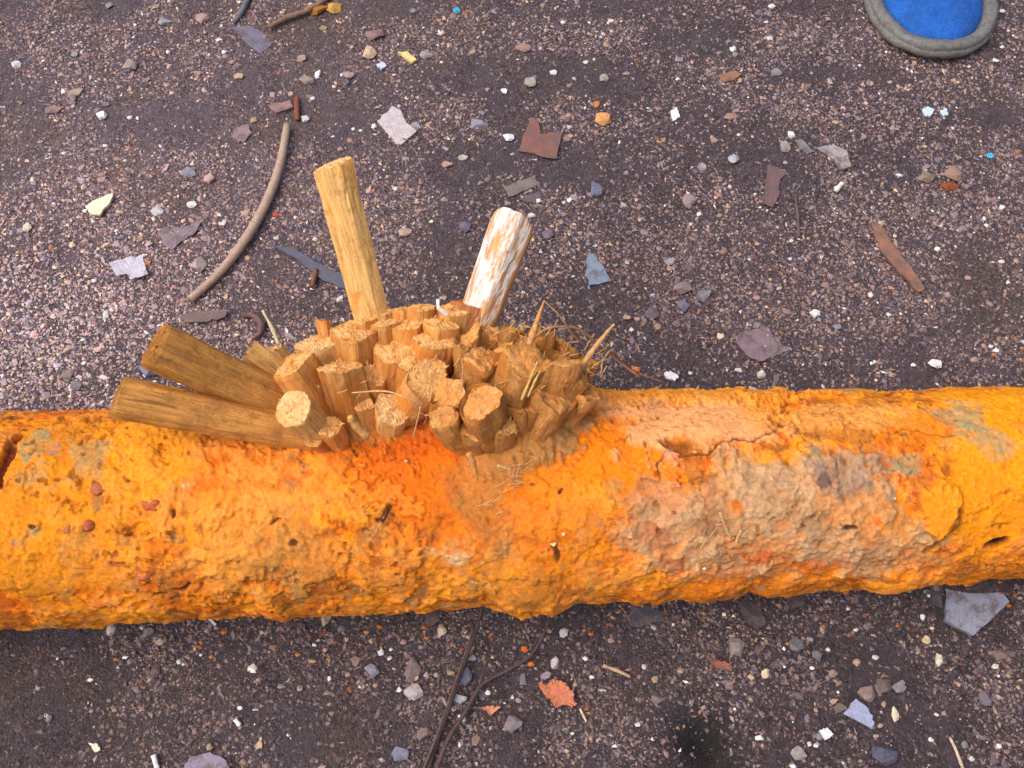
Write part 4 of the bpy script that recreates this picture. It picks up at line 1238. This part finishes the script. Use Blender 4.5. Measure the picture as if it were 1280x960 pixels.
for k, (x, y, a, b_, col, lab) in enumerate(ST):
    if lab:
        stone(x, y, a * 1.05, b_ * 1.05, col, lab, 2000 + k)

# small chips that nothing tells apart, class by class
CH = {
 'white': ((236, 232, 228), 'tiny bright white chip scattered on the dark grit', 'white chips in the grit', 'white_chip',
   [(162, 147), (172, 148), (131, 182), (209, 62), (273, 48), (279, 62), (276, 30), (390, 121), (351, 14), (388, 5), (427, 92), (467, 156), (441, 158), (450, 160), (494, 234), (673, 249), (705, 252), (712, 250), (539, 276), (665, 267),
    (733, 75), (692, 89), (760, 26), (764, 24), (704, 26), (965, 6), (959, 24), (963, 45), (1110, 61), (1254, 12), (1262, 36), (1212, 81), (1245, 75), (950, 260), (874, 267), (864, 280), (1125, 217), (1253, 258), (1231, 272), (1234, 281), (989, 302), (1260, 352), (1252, 326), (1172, 311), (1088, 368), (1112, 391), (1241, 430), (1247, 436), (1030, 482), (864, 464), (1143, 455),
    (345, 266 + 30), (276, 278), (280, 276), (106, 263), (117, 350), (258, 372), (250, 818), (300, 885), (319, 887), (411, 848), (393, 806), (367, 772), (120, 933), (113, 850), (223, 827), (228, 830), (157, 822), (180, 787), (487, 822), (567, 886), (574, 895), (580, 899), (610, 865), (740, 845), (732, 822), (805, 833), (842, 780), (905, 768), (917, 770), (1070, 788), (1152, 772), (1165, 785), (1035, 812), (1015, 835), (1012, 930), (1020, 932), (992, 958), (1171, 893), (1250, 932), (1216, 948), (1245, 832), (1094, 822), (797, 905), (640, 870), (1048, 865), (1165, 924)]),
 'tan': ((190, 156, 120), 'tiny tan chip scattered on the dark grit', 'tan chips in the grit', 'tan_chip', 24),
 'pink': ((176, 136, 130), 'small pinkish stone among the grit', 'pinkish stones in the grit', 'pink_stone', 20),
 'grey': ((140, 136, 146), 'small blue-grey stone among the grit', 'blue-grey stones in the grit', 'grey_stone', 24),
}
rs = np.random.default_rng(77)
def free_px():
    while True:
        x, y = rs.uniform(5, 1275), rs.uniform(5, 955)
        if 440 < y < 790:
            continue
        if 130 < x < 790 and 180 < y < 560:
            if rs.random() < 0.6:
                continue
        if x > 1070 and y < 85:
            continue
        if px_pipe(x, y, 0.01):
            continue
        return x, y
LAND = [(162, 82, 'the round tan pebble'), (92, 118, 'the tan triangular stone'), (313, 48, 'the dark slate flake'), (305, 250, 'the bent twig'), (300, 167, 'the mauve flat stone'), (125, 255, 'the cream wood chip'),
        (225, 293, 'the flat mauve flake'), (162, 335, 'the plastic scrap'), (370, 20, 'the thin top twig'), (461, 66, 'the knobbly tan stone'), (509, 70, 'the yellow wood chip'), (497, 157, 'the pale square shard'), (415, 250, 'the long pale peg'),
        (630, 330, 'the white painted peg'), (675, 175, 'the notched rust flake'), (652, 232, 'the weathered wood fragment'), (754, 148, 'the orange rust clod'), (747, 337, 'the triangular blue-grey shard'), (843, 143, 'the white oblong chip'),
        (745, 236, 'the blue-black stone'), (966, 232, 'the long red-brown flake'), (1045, 197, 'the pale mauve shard'), (1122, 320, 'the bark strip'), (954, 430, 'the broad mauve stone'), (865, 370, 'the group of dark stones'), (1165, 40, 'the shoe'),
        (1160, 139, 'the pale blue chips'), (1188, 225, 'the wet rusty stone'), (1170, 453, 'the knobbly white stone'), (915, 96, 'the orange-brown flake'), (1220, 760, 'the large pale slate shard'), (1074, 892, 'the pale blue triangular shard'),
        (880, 925, 'the dark wet hollow'), (900, 832, 'the rust-red leaf scrap'), (697, 868, 'the orange dead leaf'), (570, 870, 'the root strands'), (517, 864, 'the pale angular stone'), (255, 952, 'the lilac-grey stone'), (142, 790, 'the white stone under the pipe'),
        (408, 772, 'the pale tan stone by the pipe'), (297, 903, 'the short white sliver'), (118, 933, 'the cream square chip'), (770, 838, 'the pale short twig'), (1195, 940, 'the pale straw'), (640, 905, 'the rounded mauve-grey stone'), (1103, 945, 'the dark blue bottom stone'),
        (250, 395, 'the flat bark strip'), (96, 482, 'the dark round pebble'), (33, 284, 'the pale round pebble'), (205, 25, 'the top left grey pebble'), (571, 14, 'the turquoise chip'), (1240, 192, 'the cyan chip'), (664, 103, 'the grey-tan angular stone'), (20, 79, 'the bluish white edge pebble')]
USED = set()
def chip_label(kind, x, y):
    L = sorted(LAND, key=lambda l: (l[0] - x) ** 2 + (l[1] - y) ** 2)
    def side(l):
        dx, dy = x - l[0], y - l[1]
        if abs(dx) > 2.2 * abs(dy):
            return 'right of' if dx > 0 else 'left of'
        if abs(dy) > 2.2 * abs(dx):
            return 'below' if dy > 0 else 'above'
        return ('lower' if dy > 0 else 'upper') + (' right of' if dx > 0 else ' left of')
    d0 = math.hypot(L[0][0] - x, L[0][1] - y)
    opts = ['%s %s %s' % (kind, side(L[0]), L[0][2]), '%s between %s and %s' % (kind, L[0][2], L[1][2]), '%s %s %s' % (kind, side(L[1]), L[1][2]),
            '%s %s %s and %s %s' % (kind, side(L[0]), L[0][2], side(L[1]), L[1][2]), '%s between %s and %s' % (kind, L[0][2], L[2][2]), '%s %s, farther off' % (kind, side(L[0]) + ' ' + L[0][2])]
    for o_ in opts:
        if o_ not in USED and len(o_.split()) <= 16:
            USED.add(o_)
            return o_
    return None
kk = 0
for key, (col, lab, grp, nm, pos) in CH.items():
    if isinstance(pos, int):
        pos = [free_px() for _ in range(pos)]
    for (x, y) in pos:
        kk += 1
        s_ = rs.uniform(5, 9) if key == 'white' else rs.uniform(7, 12)
        k_v = rs.choice([0.86, 0.95, 1.03])
        c_v = tuple(int(np.clip(c * k_v, 0, 246)) for c in col)
        stone(x, y, s_ * rs.uniform(0.8, 1.25), s_ * rs.uniform(0.6, 1.0), c_v, chip_label({'white': 'tiny white chip', 'tan': 'tiny tan chip', 'pink': 'small pinkish stone', 'grey': 'small blue-grey stone'}[key], x, y) or lab, 4000 + kk, nm, 'stone chip' if key in ('white', 'tan') else 'stone', grp, 0.6, 0.3)

# bark scrap on the pegs
def bark_scrap():
    c = at_depth(552, 386, 0.585)
    pts = [(545, 374), (549, 374), (549, 383), (555, 388), (561, 391), (559, 396), (552, 391), (546, 386)]
    V = [at_depth(x, y, 0.585 - 0.002 * math.sin(i)) for i, (x, y) in enumerate(pts)]
    V = V + [v - UP * 0.0003 + FWD * 0.0012 for v in V]
    n = len(pts)
    bm = bmesh.new()
    vs = [bm.verts.new(v - c) for v in V]
    bm.faces.new(vs[:n]); bm.faces.new(vs[n:][::-1])
    for i in range(n):
        bm.faces.new((vs[i], vs[i + n], vs[(i + 1) % n + n], vs[(i + 1) % n]))
    bmesh.ops.recalc_face_normals(bm, faces=bm.faces[:])
    me = bpy.data.meshes.new('bark_scrap'); bm.to_mesh(me); bm.free()
    link('bark_scrap', me, mat_plain((240, 232, 214), 0.6, 0.12, 200), label='white torn bark scrap lying on the rear peg tops', cat='bark', loc=c)
bark_scrap()

# ------------------------------------------------------------------ the shoe at the upper right
def shoe():
    root = link('shoe', None, label='blue cloth shoe with a thick grey rubber sole rim, toe only in view', cat='shoe')
    toe = on_z(1172, 76, 0.004)
    root.location = (toe[0], toe[1], 0.0)
    Ls = 0.285
    u = np.linspace(0, 1, 60)
    def half_w(u, k):
        # half width along the length (0 = toe, 1 = heel)
        w_ = 0.058 * np.sqrt(np.clip(1 - (1 - np.clip(u / 0.24, 0, 1)) ** 2.1, 0, 1))
        w_ = w_ * (1 - 0.26 * sstep(0.35, 0.65, u)) * np.sqrt(np.clip(1 - (np.clip((u - 0.88) / 0.12, 0, 1)) ** 2.2, 0, 1))
        return w_ * k
    def loop(k, inset, z):
        n = 120
        uu = (1 - np.cos(np.linspace(0, math.pi, n // 2))) / 2
        xs, ys = half_w(uu, 1.0), uu * Ls
        P_ = np.concatenate([np.column_stack([-xs, ys]), np.column_stack([xs, ys])[::-1][1:-1]])
        d = np.roll(P_, -1, 0) - np.roll(P_, 1, 0)
        nrm = np.column_stack([d[:, 1], -d[:, 0]])
        nrm /= np.maximum(np.linalg.norm(nrm, axis=1), 1e-9)[:, None]
        ctr = np.array([0, Ls * 0.45])
        sgn = np.sign(np.sum(nrm * (P_ - ctr), 1))[:, None]
        P_ = P_ - nrm * sgn * inset
        ang = P_[:, 1] / Ls
        zz = z * 0.62 + 0.004 * np.exp(-(ang / 0.08) ** 2)
        return np.column_stack([P_, zz])
    def skin(name, loops, mat, cap=False, par=None, jit=0.0):
        n = len(loops[0])
        V = np.concatenate(loops)
        if jit:
            V = V + jit * fbm(V, 0.012, 3, 9)[:, None]
        idx = np.arange(len(V)).reshape(len(loops), n)
        nx2 = np.roll(idx, -1, 1)
        F_ = np.stack([idx[:-1], nx2[:-1], nx2[1:], idx[1:]], -1).reshape(-1, 4)
        T = np.concatenate([F_[:, [0, 1, 2]], F_[:, [0, 2, 3]]])
        if cap:
            V = np.concatenate([V, loops[-1].mean(0)[None]])
            k = len(V) - 1
            T = np.concatenate([T, np.column_stack([idx[-1], np.roll(idx[-1], -1), np.full(n, k)])])
        me = mesh_np(name, V, T, None, True)
        bm = bmesh.new(); bm.from_mesh(me); bmesh.ops.recalc_face_normals(bm, faces=bm.faces[:]); bm.to_mesh(me); bm.free()
        return link(name, me, mat, par or root)
    rub = mat_plain((108, 108, 106), 0.6, 0.3, 90, 0.35, 0.5, 0.001, 0.35)
    # sole welt: outer wall, rounded lip, flat top, dip towards the cloth
    skin('sole', [loop(1, 0.004, 0.0), loop(1, 0.0005, 0.003), loop(1, 0.0, 0.008), loop(1, 0.001, 0.013), loop(1, 0.004, 0.0155)], mat_plain((112, 110, 106), 0.65, 0.25, 90), jit=0.001)
    skin('rubber_rim', [loop(1, 0.002, 0.012), loop(1, 0.0022, 0.0185), loop(1, 0.004, 0.0215), loop(1, 0.008, 0.0225), loop(1, 0.012, 0.0215), loop(1, 0.0138, 0.013)], rub, jit=0.0012)
    up = [loop(1, 0.0128, 0.011), loop(1, 0.0145, 0.0165)]
    for f in np.linspace(0.05, 1, 14):
        lp = loop(1, 0.0148, 0.02)
        c = np.array([0, Ls * 0.48])
        lp[:, :2] = c + (lp[:, :2] - c) * (1 - f)
        y = np.clip(lp[:, 1] / Ls, 0, 1)
        lp[:, 2] = 0.0125 + (0.018 + 0.034 * sstep(0.12, 0.6, y)) * (1 - (1 - f) ** 2.2)
        up.append(lp)
    m, t, b = new_mat('blue_cloth')
    v = objco(t)
    f = tex_noise(t, v, 500, 6, 0.7)
    g = tex_noise(t, v, 60, 4, 0.6)
    c = ramp(t, f, [(0.3, tuple(lin((10, 66, 146)))), (0.7, tuple(lin((30, 106, 196))))])
    c = mixc(t, 0.6, c, ramp(t, g, [(0.35, 0.6), (0.6, 1.1)]), 'MULTIPLY')
    t.links.new(c, b.inputs['Base Color'])
    b.inputs['Roughness'].default_value = 0.9
    bump(t, b, tex_noise(t, v, 900, 5, 0.7), 0.7, 0.0012)
    skin('cloth_upper', up, m, True, jit=0.002)
    root.rotation_euler = (0, 0, math.radians(-4))
shoe()

# ------------------------------------------------------------------ grit: too much of it to count
PAL = np.array([lin(c) for c in [(98, 86, 92), (118, 106, 110), (128, 108, 100), (148, 128, 112), (168, 146, 126), (144, 122, 120), (122, 118, 128), (178, 168, 166), (242, 238, 232), (198, 174, 142), (150, 98, 62), (76, 66, 74)]])
PW = np.array([.20, .20, .15, .10, .04, .08, .09, .02, .006, .010, .010, .08]); PW /= PW.sum()
def dens(X, Y):
    P_ = np.stack([X, Y, np.zeros_like(X)], 1)
    d = 0.55 + 1.25 * fbm(P_, 0.045, 4, 70) + 0.45 * fbm(P_, 0.2, 2, 75) - 0.10 * sstep(0.02, -0.06, Y)
    lx, ly = gpos(60, 420)
    d += 0.9 * np.exp(-(((X - lx) / 0.11) ** 2 + ((Y - ly) / 0.10) ** 2))
    lx, ly = gpos(1050, 130)
    d += 0.5 * np.exp(-(((X - lx) / 0.05) ** 2 + ((Y - ly) / 0.03) ** 2))
    lx, ly = gpos(1080, 330)
    d += 0.35 * np.exp(-(((X - lx) / 0.10) ** 2 + ((Y - ly) / 0.05) ** 2))
    lx, ly = gpos(880, 840)
    d += 0.3 * np.exp(-(((X - lx) / 0.05) ** 2 + ((Y - ly) / 0.03) ** 2))
    d -= 0.9 * np.exp(-(np.hypot(X - HOLE[0], Y - HOLE[1]) / 0.022) ** 2)
    return np.clip(d, 0.07, 1)

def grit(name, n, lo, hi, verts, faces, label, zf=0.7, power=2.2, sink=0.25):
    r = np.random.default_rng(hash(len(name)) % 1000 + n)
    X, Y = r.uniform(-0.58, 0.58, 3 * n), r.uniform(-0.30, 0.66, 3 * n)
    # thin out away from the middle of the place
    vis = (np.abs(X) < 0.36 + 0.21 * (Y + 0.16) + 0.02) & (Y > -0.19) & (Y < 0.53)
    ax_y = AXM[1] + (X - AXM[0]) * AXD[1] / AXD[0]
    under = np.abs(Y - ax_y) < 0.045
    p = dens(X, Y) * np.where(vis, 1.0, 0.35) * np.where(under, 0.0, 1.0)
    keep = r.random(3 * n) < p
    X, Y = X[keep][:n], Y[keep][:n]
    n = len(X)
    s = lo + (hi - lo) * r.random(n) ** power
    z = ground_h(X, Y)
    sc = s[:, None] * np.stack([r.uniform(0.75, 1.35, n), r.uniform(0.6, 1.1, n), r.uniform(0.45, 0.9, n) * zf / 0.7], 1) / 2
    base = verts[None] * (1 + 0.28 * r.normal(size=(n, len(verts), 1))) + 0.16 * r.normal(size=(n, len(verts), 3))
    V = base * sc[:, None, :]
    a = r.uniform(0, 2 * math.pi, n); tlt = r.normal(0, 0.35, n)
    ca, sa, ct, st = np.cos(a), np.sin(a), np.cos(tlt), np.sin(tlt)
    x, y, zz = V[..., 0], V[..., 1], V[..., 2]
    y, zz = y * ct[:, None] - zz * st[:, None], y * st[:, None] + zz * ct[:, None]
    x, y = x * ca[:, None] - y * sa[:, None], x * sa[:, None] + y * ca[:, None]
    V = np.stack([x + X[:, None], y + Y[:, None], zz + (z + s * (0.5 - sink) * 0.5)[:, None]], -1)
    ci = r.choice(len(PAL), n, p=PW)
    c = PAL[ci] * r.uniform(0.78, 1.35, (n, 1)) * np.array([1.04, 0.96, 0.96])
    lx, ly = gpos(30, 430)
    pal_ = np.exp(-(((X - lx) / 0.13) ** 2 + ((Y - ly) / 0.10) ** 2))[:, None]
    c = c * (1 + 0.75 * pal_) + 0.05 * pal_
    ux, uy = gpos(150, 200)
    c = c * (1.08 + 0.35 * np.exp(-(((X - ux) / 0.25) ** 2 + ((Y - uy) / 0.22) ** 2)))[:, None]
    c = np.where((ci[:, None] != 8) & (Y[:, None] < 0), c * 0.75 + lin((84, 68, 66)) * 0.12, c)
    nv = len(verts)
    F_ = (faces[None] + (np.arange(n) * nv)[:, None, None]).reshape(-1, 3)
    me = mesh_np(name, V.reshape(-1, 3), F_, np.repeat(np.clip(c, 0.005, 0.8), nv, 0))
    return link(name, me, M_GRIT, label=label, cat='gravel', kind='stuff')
OV = np.array([[1, 0, 0], [-1, 0, 0], [0, 1, 0], [0, -1, 0], [0, 0, 1], [0, 0, -1]], float)
OF = np.array([[0, 2, 4], [2, 1, 4], [1, 3, 4], [3, 0, 4], [2, 0, 5], [1, 2, 5], [3, 1, 5], [0, 3, 5]])
g_ = (1 + 5 ** 0.5) / 2
IV = np.array([[-1, g_, 0], [1, g_, 0], [-1, -g_, 0], [1, -g_, 0], [0, -1, g_], [0, 1, g_], [0, -1, -g_], [0, 1, -g_], [g_, 0, -1], [g_, 0, 1], [-g_, 0, -1], [-g_, 0, 1]]) / 1.9
IF = np.array([[0, 11, 5], [0, 5, 1], [0, 1, 7], [0, 7, 10], [0, 10, 11], [1, 5, 9], [5, 11, 4], [11, 10, 2], [10, 7, 6], [7, 1, 8], [3, 9, 4], [3, 4, 2], [3, 2, 6], [3, 6, 8], [3, 8, 9], [4, 9, 5], [2, 4, 11], [6, 2, 10], [8, 6, 7], [9, 8, 1]])
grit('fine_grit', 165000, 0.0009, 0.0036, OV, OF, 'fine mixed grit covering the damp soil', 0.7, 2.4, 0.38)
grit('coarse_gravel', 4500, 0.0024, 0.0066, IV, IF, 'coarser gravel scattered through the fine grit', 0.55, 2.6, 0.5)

r_ = np.random.default_rng(5)
Vc, Fc, Cc = [], [], []
for k in range(320):
    sx_ = r_.uniform(-0.42, 0.42)
    side_ = r_.choice([-1, 1], p=[0.2, 0.8])
    off = float(rad(sx_)) * r_.uniform(0.7, 1.0) + abs(r_.normal(0, 0.012))
    p = np.array([AXM[0], AXM[1], 0]) + sx_ * AXD + AXN * off * side_
    z = gz(p[0], p[1])
    sz = r_.uniform(0.0006, 0.0022)
    v = OV * (1 + 0.3 * r_.normal(size=(6, 1))) * sz * np.array([1, 0.8, 0.6]) + np.array([p[0], p[1], z + sz * 0.5])
    Fc.append(OF + 6 * k); Vc.append(v)
    col_ = lin([(196, 104, 34), (150, 88, 44), (116, 76, 52), (170, 122, 74), (104, 78, 66), (96, 76, 70)][r_.integers(6)])
    Cc.append(np.repeat(col_[None], 6, 0))
link('rust_crumbs', mesh_np('rust_crumbs', np.concatenate(Vc), np.concatenate(Fc), np.concatenate(Cc)), M_GRIT, label='rust crumbs fallen on the soil along the pipe', cat='rust crumbs', kind='stuff')

# fibres and root hairs caught among the pegs
Vh, Fh = [], []
nb = 0
for (cx_, cy_, sx_, sy_, n_, ln_) in [(525, 518, 14, 8, 14, 16), (600, 470, 30, 20, 12, 14), (655, 470, 40, 34, 44, 13), (640, 585, 20, 22, 14, 16), (700, 450, 34, 24, 18, 14), (650, 410, 40, 5, 20, 12), (745, 440, 20, 20, 8, 26), (440, 470, 60, 40, 16, 9), (735, 470, 14, 20, 8, 14),
                                      (900, 665, 34, 24, 4, 14), (470, 640, 12, 10, 5, 14), (620, 640, 20, 40, 8, 16)]:
    for k in range(n_):
        x, y = r_.normal(cx_, sx_ * 0.6), r_.normal(cy_, sy_ * 0.6)
        h = px_pipe(x, y)
        up_ = 0.004 if y > 560 else r_.uniform(0.015, 0.035)
        d0 = (depth_of(h[2]) if h else 0.655) - up_
        a = r_.uniform(0, 6.28)
        l_ = ln_ * r_.uniform(0.5, 1.3)
        pts = [at_depth(x + math.cos(a) * l_ * u + 3 * math.sin(u * 3 + a), y + math.sin(a) * l_ * u, d0 + (r_.uniform(-0.002, 0.003) if y < 560 else 0)) for u in (0, 0.5, 1)]
        me_ = tube_mesh('tmp', pts, [0.00042, 0.00035, 0.0002], 4, k, 0.1, 3)
        co = np.empty(len(me_.vertices) * 3, np.float32); me_.vertices.foreach_get('co', co)
        fi = np.empty(len(me_.loops), np.int32); me_.loops.foreach_get('vertex_index', fi)
        Vh.append(co.reshape(-1, 3)); Fh.append(fi.reshape(-1, 3) + nb); nb += len(me_.vertices)
        bpy.data.meshes.remove(me_)
link('root_hairs', mesh_np('root_hairs', np.concatenate(Vh), np.concatenate(Fh), None, True), mat_plain((206, 156, 102), 0.85, 0.3, 300), label='fine root hairs and fibres caught among the pegs', cat='root hairs', kind='stuff')
